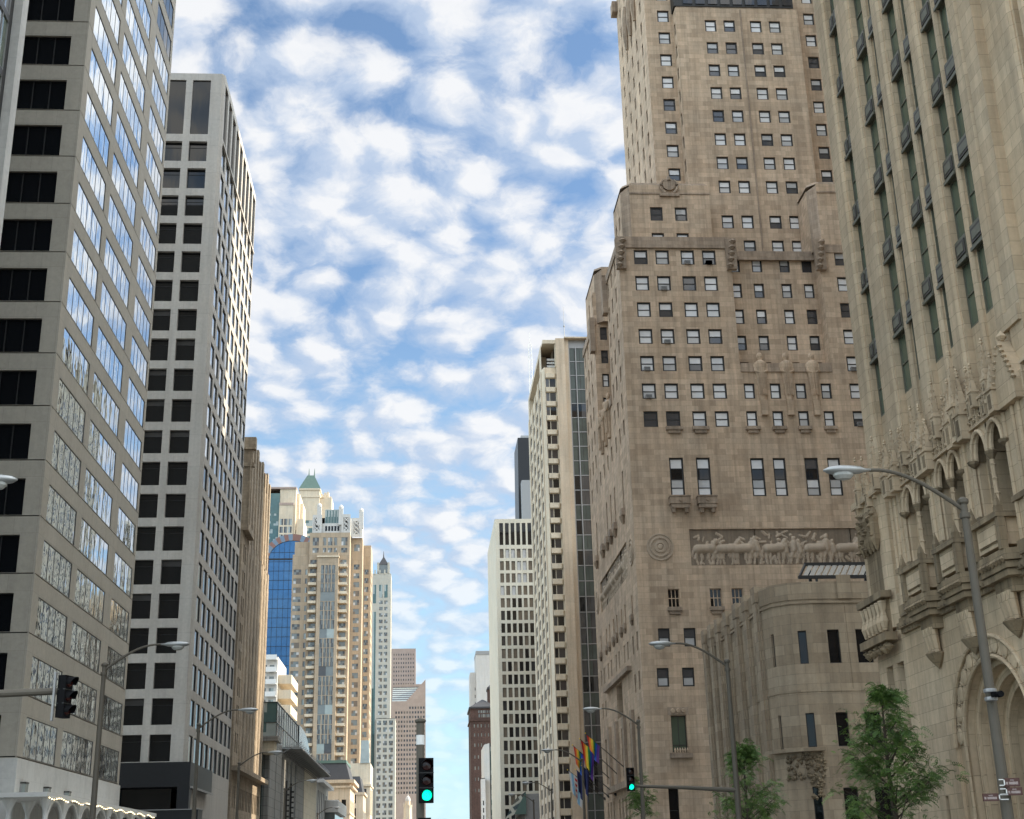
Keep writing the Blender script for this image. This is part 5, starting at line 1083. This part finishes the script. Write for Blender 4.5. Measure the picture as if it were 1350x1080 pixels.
# ---- slab tower with curved bays
B = Bld('bay_window_tower', 'tall cream stone slab with a stack of dark bay windows and an open rooftop frame', 'building', (36, 270))
x0, y0 = 24.6, 250.0
zb = [(96.2-3.075*k-1.95, 96.2-3.075*k) for k in range(31)]
# west face: windows between vertical piers
cw = [(253.5, 258.4), (260.5, 266.5), (268.7, 274.2), (276.5, 282.4)]
B.face('W', x0, 251.6, 286, 0, 104.3, rowcol(cw, zb, 'w541')+[(256, 283, 98.5, 103.2)], 'cream', depth=1.5)
for q, (a, b) in enumerate(((252.0, 253.4), (258.6, 260.4), (266.6, 268.6), (274.4, 276.4), (282.5, 285))): mb = MB(); mb.box(x0-.22, x0-.003, a, b, 0, 98.2, 'cream'); mb.build('pier', B.root)
# bay column on the south-west corner: shallow angled bay
B.p('wall').poly([(x0, 251.6, 0), (x0+.5, y0, 0), (x0+.5, y0, 98.6), (x0, 251.6, 98.6)], 'cream')
bw = 2.3
B.face('S', y0+.3, x0+.5, x0+bw+.6, 0, 98.6, [(x0+.6, x0+bw+.45, a, b, 'bay') for a, b in zb], 'cream')
for a, b in zb: mb = MB(); mb.prism([(x0+.5, y0+.29), (x0+.75, y0-.15), (x0+bw+.2, y0-.15), (x0+bw+.6, y0+.29)], b+.05, b+1.0, 'cream'); mb.build('bay_panel', B.root)
# blank fin and its side
B.face('S', y0-.6, x0+bw+.6, 29.35, 0, 104.8, (), 'cream_brown'); B.face('W', x0+bw+.6, y0-.6, y0+3, 0, 104.8, (), 'cream')
B.face('S', y0, 29.35, 30.2, 0, 104.8, (), 'cream_brown'); B.face('E', 29.35, y0-.6, y0, 0, 104.8, (), 'cream_brown')
B.face('S', y0+.5, 30.2, 33.9, 0, 104.8, [(30.45, 33.55, 103.0-3.075*k-2.9, 103.0-3.075*k, 's541d') for k in range(32)], 'grey_frame', 'curtain_wall'); B.p('curtain_wall').box(31.6, 31.8, y0+.3, y0+.49, 8, 103, 'grey_frame')
B.face('S', y0-.2, 33.9, 46, 0, 104.8, (), 'cream_brown')
# rooftop frame
r_ = B.p('roof_frame'); r_.box(x0+.2, 29.35, y0-.4, 286, 103.7, 104.5, 'cream'); r_.box(x0+bw+.4, x0+bw+.9, y0-.3, y0+.5, 98.6, 103.7, 'cream'); r_.box(27.0, 27.4, 254, 284, 98.6, 103.7, 'cream_brown'); r_.box(28.4, 29.3, 251, 256, 98.6, 103.7, 'grey_frame')
for k in range(4): r_.box(25.9, 28.2, 252.9, 253.05, 98.9+.75*k, 99.35+.75*k, 'white_metal')
B.p('roof').box(x0+.1, 46, 252, 286, 98.3, 98.6, 'roofing'); B.p('roof').box(29.4, 46, 250.8, 286, 104.2, 104.6, 'roofing'); B.p('parapet').box(29.3, 46.1, y0-.7, y0+.55, 104.8, 105.1, 'cream_brown')
shell(B, x0, 46, y0+.6, 286, 0, 104.2, 'cream_brown', 'EN')
B.finish()
for x, y, z0, z1, r, lb in ((30.9, 262, 104.6, 117.5, .07, 'thin mast antenna on the roof of the cream bay-window slab'),):
    A = empty('mast_antenna', lb, 'antenna', (x, y, z0)); mb = MB(); mb.tube([(x, y, z0), (x, y, z0+6), (x, y, z1)], [.12, .09, .04], 'grey_frame', 6); mb.build('mast', A); mb = MB(); mb.lathe([(.1, 0), (.22, .2), (.1, .5)], (x, y, z0+8), 'grey_frame', 6); mb.build('collar', A)
A = empty('lattice_antenna', 'white lattice antenna mast rising at the far edge of the slab tower roof', 'antenna', (25.2, 285, 98.6))
mb = MB()
for dx in (-.35, .35): mb.tube([(25.3+dx, 285, 98.6), (25.3+dx, 285, 118)], .09, 'white_metal', 5)
for k in range(16): mb.tube([(24.95, 285, 98.8+1.2*k), (25.65, 285, 99.9+1.2*k)], .05, 'white_metal', 4)
mb.build('lattice', A); mb = MB(); mb.tube([(25.3, 285, 117.5), (25.3, 285, 121)], .05, 'white_metal', 5); mb.build('tip', A)

# ---- unseen blocks added behind the right front row to shape shadows and reflections
B = Bld('shadow_annex', 'plain cream annex block in the row just beyond the limestone hotel', 'building', (45, 182), maxwin=40)  # unseen block, sized so its shadow shapes the sun on the left towers
B.face('W', 30, 166.2, 206.5, 0, 92, rowcol([(168+4*k, 170+4*k) for k in range(8)], [(6+3.5*k, 8+3.5*k) for k in range(24)], 'far'), 'cream_brown'); shell(B, 30, 60, 166.2, 206.5, 0, 92, 'cream_brown', 'SENT')
B.finish()
B = Bld('shadow_side_block', 'plain tan block between the cream annex and the bay-window slab', 'building', (47, 230), maxwin=40)  # added out of view; its shadow bounds the sun strip across the avenue
B.face('W', 34, 217, 246, 0, 62, rowcol([(219+4*k, 221+4*k) for k in range(6)], [(6+3.5*k, 8+3.5*k) for k in range(15)], 'far'), 'cream_brown'); shell(B, 34, 60, 217, 246, 0, 62, 'cream_brown', 'SENT')
B.finish()
B = Bld('reflection_rear_block', 'plain tan block behind the cream bay-window slab, one lot to its north', 'building', (48, 318), maxwin=10)  # unseen filler that closes a sky gap in the office glass reflections
B.face('W', 36, 288, 395, 0, 72, rowcol([(290+4.2*k, 293.2+4.2*k) for k in range(24)], [(4+3.6*k, 6.6+3.6*k) for k in range(18)], 'far'), 'cream_brown'); shell(B, 36, 60, 288, 395, 0, 72, 'cream_brown', 'SENT')
B.finish()
B = Bld('reflection_low_block', 'broad plain tan block two streets east of the hotel annex', 'building', (95, 225), maxwin=10)  # added out of view to back the gap in low window reflections
B.face('W', 80, 195, 262, 0, 47, rowcol([(197+4.2*k, 199.6+4.2*k) for k in range(15)], [(4+3.8*k, 6.4+3.8*k) for k in range(11)], 'far'), 'cream_brown'); shell(B, 80, 112, 195, 262, 0, 47, 'cream_brown', 'SENT')
B.finish()
B = Bld('shadow_east_tower', 'tall tan office tower one block east, behind the gothic tower', 'building', (80, 108), maxwin=20)  # unseen tower added to keep sun off the office block and hotel
B.face('W', 62, 64, 152, 0, 145, rowcol([(66+4.2*k, 68.6+4.2*k) for k in range(15)], [(5+3.8*k, 7.4+3.8*k) for k in range(36)], 'far'), 'cream_brown'); shell(B, 62, 98, 64, 152, 0, 145, 'cream_brown', 'SENT')
B.finish()

# ---- white grid office
B = Bld('white_grid_building', 'off-white office slab with a regular grid of upright dark windows', 'building', (30, 372))
cs = [(21.05+1.56*k, 22.1+1.56*k) for k in range(7)]
zr = [(83.75-3.42*k-2.55, 83.75-3.42*k) for k in range(24)]
B.face('S', 350, 20.0, 32.2, 0, 92.2, rowcol(cs, [(84.85, 91.05)], 'tallpanel')+rowcol(cs, zr[:4], 'far625t')+rowcol(cs, zr[4:], 'far625'), 'white_grid'); 
B.p('wall').poly([(19.8, 351, 0), (20.0, 350, 0), (20.0, 350, 92.2), (19.8, 351, 92.2)], 'white_grid')
B.face('W', 19.8, 351, 392, 0, 92.2, (), 'white_grid'); shell(B, 19.8, 32.2, 350.2, 392, 0, 92.2, 'white_grid', 'ENT')
B.finish()
B = Bld('glass_shopfront_building', 'small building with a sloped greenish glass front, left of the bay-window slab foot', 'building', (25, 318), maxwin=10)
B.face('S', 310, 23.2, 34, 0, 17, (), 'grey_frame'); B.face('W', 23.2, 310, 344, 0, 15, rowcol([(311+4*k, 314.4+4*k) for k in range(8)], [(2, 6), (7, 13)], 's541'), 'grey_frame'); shell(B, 23.2, 34, 310, 344, 0, 15, 'grey_frame', 'ENT'); B.p('roof').poly([(20.6, 309, 12.5), (23.4, 309, 17.5), (23.4, 344, 17.5), (20.6, 344, 12.5)][::-1], 'teal'); B.p('roof').poly([(20.6, 309, 12.5), (23.4, 309, 12.5), (23.4, 309, 17.5)], 'copper')
B.finish()
# ---- dark brick hotel
B = Bld('dark_brick_tower', 'dark red brick tower with a low slate pyramid roof and pale window trim', 'building', (32, 655))
s = 640/500
ww = []
for zz in (51.6, 48.3, 44.6, 40.3, 36.3, 32.3, 28.3): ww += rowcol([(X_(19.0+1.3*k), X_(19.4+1.3*k)) for k in range(6)], [(Zs(zz-1.0), Zs(zz+.2))], 'far_pale')
B.face('S', 640, X_(17.7), X_(28), 0, Zs(57.6), ww+rowcol([(X_(20.8+.75*k), X_(21.3+.75*k)) for k in range(6)], [(Zs(54.3), Zs(55.5)), (Zs(55.9), Zs(56.9))], 'far_pale'), 'brick_dark'); B.face('W', X_(17.7), 640, 662, 0, Zs(57.6), (), 'brick_dark'); shell(B, X_(17.7), X_(28), 640, 668, 0, Zs(57.6), 'brick_dark', 'EN')
c = B.p('cornice'); c.box(X_(17.2), X_(28.3), 639.2, 668, Zs(57.6), Zs(58.2), 'slate'); c.box(X_(17.3), X_(28.2), 639.4, 668, Zs(53.0), Zs(53.5), 'brick_dark')
B.p('roof').prism([(X_(17.5), 639.5), (X_(27.8), 639.5), (X_(27.8), 662), (X_(17.5), 662)], Zs(58.2), Zs(61.8), 'slate', .04); B.face('S', 648, X_(24.8), X_(28.6), Zs(56), Zs(66), (), 'brick_dark'); B.face('W', X_(24.8), 648, 658, Zs(56), Zs(66), (), 'brick_dark'); c.box(X_(24.5), X_(28.8), 647.5, 659, Zs(65.4), Zs(66.2), 'slate'); B.p('roof').prism([(X_(24.6), 647.6), (X_(28.6), 647.6), (X_(28.6), 659), (X_(24.6), 659)], Zs(66.2), Zs(68.2), 'slate', .1)
B.finish()
# ---- pale windowless block
B = Bld('windowless_pale_block', 'pale grey nearly windowless block rising behind the dark brick tower', 'building', (42, 920))
s = 900/680
B.face('S', 900, X_(27.4), X_(40), 0, Zs(106.8), (), 'white_plaster'); B.face('W', X_(27.4), 900, 930, 0, Zs(106.8), (), 'white_plaster'); B.face('S', 905, X_(24.3), X_(27.4), 0, Zs(96.5), rowcol([(X_(26.7), X_(27.0))], [(20+5*k, 22+5*k) for k in range(20)], 'far'), 'white_plaster'); B.face('W', X_(24.3), 905, 930, 0, Zs(96.5), (), 'white_plaster'); shell(B, X_(24.3), X_(40), 905, 930, 0, Zs(96.5), 'white_plaster', 'ENT')
B.p('parapet').box(X_(27.3), X_(40), 899.6, 930, Zs(105.2), Zs(107), 'grey_frame'); mb = MB(); mb.tube([(X_(35), 905, Zs(107)), (X_(35), 905, Zs(110))], [.9, .4], 'grey_frame', 6); mb.build('vent', B.root)
B.finish()
# ---- teal glass infill and low grey
B = Bld('teal_glass_building', 'narrow mid-rise with pale side wall and teal glass front beside the white grid slab', 'building', (28, 535), maxwin=60)
s = 520/430
B.face('S', 520, X_(21.2), X_(26), 0, Zs(38.8), rowcol([(X_(21.5+.95*k), X_(22.3+.95*k)) for k in range(4)], [(Zs(1.9+3.0*k), Zs(4.7+3.0*k)) for k in range(12)], 'teal'), 'grey_frame') if 'teal' in ST else B.face('S', 520, X_(21.2), X_(26), 0, Zs(38.8), rowcol([(X_(21.5+.95*k), X_(22.3+.95*k)) for k in range(4)], [(Zs(1.9+3.0*k), Zs(4.7+3.0*k)) for k in range(12)], 'far_teal'), 'black_frame')
B.face('W', X_(19.6), 523, 550, 0, Zs(38.5), (), 'white_plaster'); B.p('wall').poly([(X_(19.6), 523, 0), (X_(21.2), 520, 0), (X_(21.2), 520, Zs(38.8)), (X_(19.6), 523, Zs(38.5))], 'white_plaster'); shell(B, X_(19.6), X_(26), 523, 550, 0, Zs(38.5), 'white_plaster', 'ENT')
B.face('S', 517, X_(18.3), X_(19.6), 0, Zs(27.8), [(X_(18.75), X_(19.1), Zs(2+2.2*k), Zs(3.4+2.2*k), 'far') for k in range(9)], 'white_plaster'); B.face('W', X_(18.3), 517, 523, 0, Zs(27.8), (), 'white_plaster'); B.p('roof').box(X_(18.3), X_(19.6), 517, 523, Zs(27.6), Zs(27.8), 'roofing')
B.finish()
# ---- far black tower
B = Bld('black_tapered_tower', 'very distant dark tapered skyscraper edge beside the bay-window slab', 'building', (110, 1250))
s = 1.25; b = B.p('shaft'); b.prism([(92, 1250), (150, 1250), (150, 1310), (92, 1310)], 0, Zs(329), 'far_dark' if 'far_dark' in M else 'black_granite', .86); B.p('roof').prism([(99, 1256), (145, 1256), (145, 1300), (99, 1300)], Zs(329), Zs(331.5), 'grey_frame', .98)
b = B.p('annex'); b.prism([(97.5, 1236), (140, 1236), (140, 1249.9), (97.5, 1249.9)], 0, Zs(289), 'far_grey_mat' if 'far_grey_mat' in M else 'grey_frame', 1.0)
B.finish()

# ================================================================== STREET FURNITURE
def street_lamp(x, y, label, sx, hz=9.3, lx=2.4, lean=0.0):
    """tall grey pole with a curved arm towards the road and a cobra head; sx is the side the arm reaches to"""
    L = empty('street_lamp', label, 'street lamp', (x, y, .15), 'tall street lamps along the avenue')
    mb = MB(); mb.tube([(x, y, .15), (x, y, .6), (x, y, .62), (x, y, hz+.25)], [.2, .2, .14, .085], 'pole', 12); mb.lathe([(.11, 0), (.13, .03), (.13, .1), (.06, .16)], (x, y, hz+.2), 'pole', 10); mb.lathe([(.115, 0), (.125, .02), (.125, .12), (.1, .14)], (x, y, hz-.15), 'pole', 10); mb.build('pole', L)
    P_ = [(x+sx*lx*t, y, hz+.05+1.0*sin(min(t, .86)/.86*pi/2)-.04*max(0, t-.86)) for t in [k/10 for k in range(11)]]
    mb = MB(); mb.tube(P_, [.055-.015*k/10 for k in range(11)], 'pole', 8); mb.build('arm', L)
    hx = x+sx*lx; z = P_[-1][2]
    mb = MB(); mb.lathe([(.05, -.15), (.08, 0), (.15, .12), (.2, .4), (.2, .62), (.14, .86), (.04, .98), (0, .99)], (hx-sx*.1, y, z), 'alu', 14, (0, 1, 0), (0, 0, 1), (sx, 0, 0), 1.05, .55); h = mb.build('lamp_head', L, weld=True)
    mb = MB(); mb.lathe([(.17, 0), (.165, -.07), (.11, -.15), (0, -.19)], (hx+sx*.42, y, z-.07), 'lens', 14, (1, 0, 0), (0, 1, 0), (0, 0, 1), 1.5, .95); o = mb.build('lens', h, off=tuple(L.location)); o.location = (0, 0, 0)
    return L
ROWS = [(29.05, 'right', 'nearest, carrying brown street signs'), (54.5, 'right', 'second in the right row, holding the green signal arm'), (78.5, 'right', 'third in the right row, before the hotel wall'), (107.5, 'right', 'fourth in the right row, behind the rainbow flags'), (151, 'right', 'fifth in the right row, by the white grid slab'), (176, 'right', 'farthest of the right row, small against the white grid slab'),
        (29.5, 'left', 'nearest left one, only its head in view at the left edge'), (53.0, 'left', 'second in the left row, before the mirrored office block'), (76.0, 'left', 'third in the left row, before the concrete grid tower'), (104.5, 'left', 'fourth in the left row, before the brown buttressed tower'), (139.5, 'left', 'fifth in the left row, against the grey mall'), (203, 'left', 'farthest left one, by the white shop bay')]
for y, sd_, tx in ROWS:
    x = 12.75 if sd_ == 'right' else -12.6
    if y > 140: x = 14.3 if sd_ == 'right' else -15.6
    elif y > 100 and sd_ == 'left': x = -14.1
    street_lamp(x, y, 'tall grey street lamp, '+tx, -1 if sd_ == 'right' else 1)
# street signs and clamp camera on the nearest right lamp
LX, LY = 12.64, 28.8
for nm, xa, xb, z0, z1, lab, t1, t2 in (('street_sign', .03, .37, 3.055, 3.235, 'upper small brown street sign on the right of the nearest lamp pole', '', ''), ('street_sign', .05, .40, 2.87, 3.04, 'lower small brown street sign just beneath the upper one on the lamp pole', '', ''), ('street_sign', -.50, -.15, 2.76, 2.92, 'small brown street sign reaching left from the nearest lamp pole', '', '')):
    S_ = empty(nm, lab, 'street sign', (LX, LY, z0), 'brown street signs'); S_.rotation_euler = (0, 0, 0)
    mb = MB(); mb.box(LX+xa, LX+xb, LY-.02, LY+.02, z0, z1, 'sign'); p_ = mb.build('panel', S_)
    mb = MB(); W_, H_s = xb-xa, z1-z0; rl = random.Random(int(z0*100))   # worn, unreadable strokes of lettering in two lines, as small as in the photograph
    for row, (za, zb_, segs) in enumerate(((.70, .82, ((.36, .62),)), (.24, .58, ((.08, .2), (.27, .86))))):
        for s0, s1 in segs:
            q = s0
            while q < s1: wq = rl.uniform(.02, .035); mb.box(LX+xa+W_*q, LX+xa+W_*min(q+wq, s1), LY-.0235, LY-.021, z0+H_s*za, z0+H_s*(zb_-rl.uniform(0, .04)), 'sign_text'); q += wq+.018
    mb.build('lettering', S_)
    mb = MB(); e_ = xa if xa > 0 else xb; sg = 1 if xa > 0 else -1
    for z in (z0+.03, z1-.03): mb.box(LX-.10 if sg > 0 else LX+e_, LX+e_ if sg > 0 else LX+.06, LY-.03, LY-.012, z-.01, z+.01, 'white_metal')
    mb.box(LX+e_-.012*sg-.012, LX+e_-.012*sg+.012, LY-.03, LY-.012, z0+.02, z1-.02, 'white_metal'); mb.build('bracket', S_)
Cm = empty('clamp_camera', 'small clamped traffic camera with silver bands halfway up the nearest right lamp pole', 'camera', (LX, LY, 5.0))
mb = MB(); mb.lathe([(.14, -.1), (.145, -.08), (.145, -.04), (.14, -.02)], (LX, LY, 5.0), 'grey_frame', 12); mb.lathe([(.14, .08), (.145, .1), (.145, .14), (.14, .16)], (LX, LY, 5.0), 'grey_frame', 12); mb.build('band', Cm)
mb = MB(); mb.box(LX-.05, LX+.12, LY-.26, LY-.12, 4.96, 5.07, 'signal_black'); mb.lathe([(.07, 0), (.07, .14)], (LX+.05, LY-.3, 5.0), 'signal_black', 10, (1, 0, 0), (0, 0, 1), (0, -1, 0)); mb.build('housing', Cm)

# ---- traffic signals
def signal_head(parent, c, yaw, lit, plate=True):
    """three-lamp head facing the direction yaw (0 = towards -Y); built round c"""
    R = Matrix.Translation(c) @ Matrix.Rotation(yaw, 4, 'Z') @ Matrix.Scale(.75, 4); loc = lambda m, n: m
    b = MB(); b.prism([(-.19, -.12), (.19, -.12), (.21, 0), (.19, .13), (-.19, .13), (-.21, 0)], -.6, .6, 'signal_black')
    for z in (-.2, .2): b.box(-.2, .2, -.125, .135, z-.012, z+.012, 'black_frame')
    t = MB(); t.add(b, R); body = t.build('housing', parent)
    for i, z in enumerate((.4, 0, -.4)):
        v = MB(); n = 14
        for k in range(n):
            a0, a1 = -.35+(pi+.7)*k/n, -.35+(pi+.7)*(k+1)/n; d = .27
            q = [(.165*cos(a0), -.12, z+.165*sin(a0)), (.165*cos(a1), -.12, z+.165*sin(a1)), (.16*cos(a1), -.12-d*(.55+.45*max(0, sin(a1))), z+.16*sin(a1)-.01), (.16*cos(a0), -.12-d*(.55+.45*max(0, sin(a0))), z+.16*sin(a0)-.01)]
            v.poly(q, 'signal_black'); v.poly([(x*.95, y, zz) for x, y, zz in q[::-1]], 'signal_black')
        t = MB(); t.add(v, R); t.build('visor', parent)
        l = MB(); l.lathe([(.145, .12), (.12, .15), (0, .165)], (0, 0, z), 'green_on' if (lit and i == 2) else 'lens_off', 18, (1, 0, 0), (0, 0, 1), (0, -1, 0)); t = MB(); t.add(l, R); t.build('lamp_lens', parent)
SX, SY, SZ = .06, 28.2, 3.40
T = empty('traffic_signal', 'black pole-top traffic signal showing green in the middle of the avenue', 'traffic signal', (SX, SY+.35, 0))
mb = MB(); mb.tube([(SX-.12, SY+.32, 0), (SX-.12, SY+.32, 4.62)], .085, 'pole', 12); mb.lathe([(.09, 0), (.12, .03), (.12, .07), (.05, .1)], (SX-.12, SY+.32, 4.6), 'pole', 10); mb.lathe([(.088, 4.15), (.09, 4.16), (.09, 4.34), (.088, 4.35)], (SX-.12, SY+.32, 0), 'white_metal', 12); mb.build('pole', T)
signal_head(T, (SX, SY, SZ), radians(8), True)
mb = MB(); mb.box(SX-.45, SX-.17, SY-.1, SY+.3, 2.1, 2.6, 'signal_black'); mb.box(SX+.1, SX+.42, SY-.1, SY+.3, 2.1, 2.62, 'signal_black'); mb.box(SX-.17, SX+.1, SY-.04, SY+.24, 1.7, 2.66, 'signal_black'); mb.build('side_head', T)
# right arm signal
GX, GY = 12.75, 54.5
T = empty('traffic_signal', 'traffic signal showing green at the end of a long arm before the hotel', 'traffic signal', (8.4, GY, 4.6))
mb = MB(); mb.tube([(GX, GY, 4.35), (10.6, GY, 4.5), (8.55, GY, 4.6)], [.1, .075, .055], 'pole', 10); mb.build('mast_arm', T)
signal_head(T, (8.38, GY-.15, 4.86), radians(6), True)
for a in ('',): pass
# left arm signal seen from the side
T = empty('traffic_signal', 'dark traffic signal seen side-on at the end of an arm from the left edge', 'traffic signal', (-7.9, 29.5, 5.3))
mb = MB(); mb.tube([(-12.6, 29.5, 5.42), (-10.2, 29.5, 5.46), (-7.95, 29.5, 5.52)], [.12, .095, .075], 'pole', 10); mb.build('mast_arm', T)
signal_head(T, (-7.78, 29.35, 5.38), radians(72), False)
mb = MB(); mb.box(-8.0, -7.96, 29.2, 29.3, 4.86, 5.9, 'grey_frame'); mb.build('bracket', T)

# ---- flags on the hotel front
def flag(yb, zb, xt, zt, kind, label, drop, hoist, seed):
    F = empty('flag', label, 'flag', (22.05, yb, zb), 'flags on angled poles along the hotel front')
    a, b = Vector((22.05, yb, zb)), Vector((xt, yb, zt)); d = (a-b).normalized()
    mb = MB(); mb.tube([a, b], [.06, .035], 'dark_frame', 8); mb.lathe([(0, -.09), (.09, 0), (0, .09)], b, 'f_yellow', 8); mb.lathe([(.16, -.1), (.12, .25)], a, 'dark_frame', 8, (0, 1, 0), d.cross(Vector((0, 1, 0))), -d); mb.build('flagpole', F)
    rng = random.Random(seed); nu, nv = 24, 18; mb = MB(); ph = rng.random()*6
    def pt(u, v):
        p = b+d*(.15+u*hoist); squeeze = 1-.38*v
        q = b+d*(.15+hoist*(.5+(u-.5)*squeeze)); x = q.x; z = p.z-v*drop*(.85+.3*u)+.0
        return (x+.07*sin(u*11+ph+v*2)*v, yb+.30*sin(u*9+ph+v*1.3)*min(1, .15+v), z)
    st6 = ['f_red', 'f_orange', 'f_yellow', 'f_green', 'f_blue', 'f_violet']
    for i in range(nu):
        for j in range(nv):
            u, v = (i+.5)/nu, (j+.5)/nv
            if kind == 'rainbow': m = st6[min(5, int(u*6))]
            elif kind == 'white': m = 'f_sky' if (.18 < u < .32 or .68 < u < .82) else ('f_red' if (.42 < u < .58 and int(v*9) % 2 == 1) else 'f_white')
            elif kind == 'red': m = 'f_navy' if (u < .5 and v < .42) else ('f_red' if int(u*13) % 2 == 0 else 'f_white')
            else: m = 'f_navy'
            mb.poly([pt(i/nu, j/nv), pt((i+1)/nu, j/nv), pt((i+1)/nu, (j+1)/nv), pt(i/nu, (j+1)/nv)], m, smooth=True)
    mb.build('cloth', F, weld=True)
flag(145.4, 11.2, 17.7, 15.1, 'rainbow', 'rainbow flag on the upper pole nearest the camera', 1.7, 1.9, 1)
flag(150.8, 10.8, 17.7, 15.0, 'rainbow', 'rainbow flag on the middle upper pole, its fly end hanging lowest', 2.7, 2.1, 2)
flag(157.6, 10.8, 17.6, 14.9, 'rainbow', 'rainbow flag on the farthest of the three upper poles', 2.3, 1.7, 3)
flag(164.0, 9.0, 17.6, 12.5, 'white', 'white flag with pale blue bars hanging below the rainbow flags', 2.8, 2.2, 4)
flag(160.6, 9.1, 18.2, 12.3, 'blue', 'dark navy flag hanging limp between the white and rainbow flags', 2.9, 1.2, 5)
flag(154.4, 9.0, 18.2, 12.3, 'blue', 'dark navy flag hanging limp in front of the curtain wall', 2.9, 1.0, 6)

# ---- trees
def tree(x, y, h, r, zb, label, seed, nleaf, upright=.75, cat='tree', dense=1.0):
    T = empty('street_tree', label, cat, (x, y, .15), 'young street trees on the right pavement'); rng = random.Random(seed)
    tr = MB(); tips = []
    tr.tube([(x, y, .15), (x+.05, y, h*.3), (x-.03, y+.03, h*.6), (x+.02, y, h*.96)], [.15, .12, .075, .015], 'bark', 9)
    nb = int(34*dense)
    for k in range(nb):
        t = rng.uniform(0, 1)**.8; z0 = zb+(h*.93-zb)*t; a = rng.uniform(0, 2*pi); env = r*(1-t)**.62*(.55+.45*min(1, t*6+.25))*rng.uniform(.65, 1.1)
        p0 = Vector((x+.02, y, z0)); dr = Vector((cos(a), sin(a), 0)); p1 = p0+dr*env*.5+Vector((0, 0, env*.35*upright)); p2 = p0+dr*env+Vector((0, 0, env*(.75*upright)))
        tr.tube([p0, p1, p2], [.035*(1-t)+.012, .02, .006], 'bark', 5)
        for q in range(7):
            u = .3+.7*q/6; c = p0.lerp(p1, u*2) if u < .5 else p1.lerp(p2, (u-.5)*2)
            s_ = c+Vector((rng.gauss(0, .16), rng.gauss(0, .16), rng.gauss(.05, .14)))*(.6+env*.4)
            tr.tube([c, s_], [.008, .003], 'bark', 3, False); tips.append((c, .14+.07*env)); tips.append((s_, .15+.07*env))
    tips.append((Vector((x, y, h*.97)), .14)); tips.append((Vector((x, y, h*.92)), .18))
    tr.build('trunk', T); lf = MB()
    for k in range(nleaf//12):
        c, rd = tips[int(len(tips)*rng.random()**1.15)]; p = c+Vector((rng.gauss(0, rd*.8), rng.gauss(0, rd*.8), rng.gauss(0, rd*.7)))
        out = Vector((p.x-x, p.y-y, 0)); out = out.normalized() if out.length > .01 else Vector((1, 0, 0))
        d = (out*rng.uniform(.3, 1)+Vector((rng.gauss(0, .45), rng.gauss(0, .45), rng.uniform(-.25, .9)))).normalized(); sd_ = d.cross(Vector((rng.gauss(0, 1), rng.gauss(0, 1), rng.gauss(0, .5)+1))).normalized(); nn_ = d.cross(sd_)
        m = 'leaf2' if rng.random() < .38 else 'leaf'; S_ = rng.uniform(.7, 1.35); q_ = rng.randint(5, 9)
        for i in range(q_):
            b_ = p+d*(.05*S_*i)-Vector((0, 0, .004*i*i*S_)); L = .115*S_*(1-.55*i/q_); W = .017*S_
            for sg in (-1, 1):
                t_ = (sd_*sg+d*.75+nn_*rng.gauss(0, .25)).normalized(); u_ = t_.cross(nn_).normalized()*W; lf.poly([b_, b_+t_*L*.5+u_, b_+t_*L, b_+t_*L*.5-u_], m)
    lf.build('crown', T)
tree(17.6, 50, 8.1, 2.6, 1.2, 'larger feathery green street tree before the rounded stone corner at right', 11, 29000, .9, dense=1.25)
tree(15.9, 66, 7.4, 2.3, 1.0, 'feathery street tree behind the lamp pole that holds the green signal', 23, 19000, .9)
tree(13.9, 86, 7.2, 1.5, 2.0, 'thin sparse street tree just right of the green arm signal', 37, 8000, .8, dense=.6)
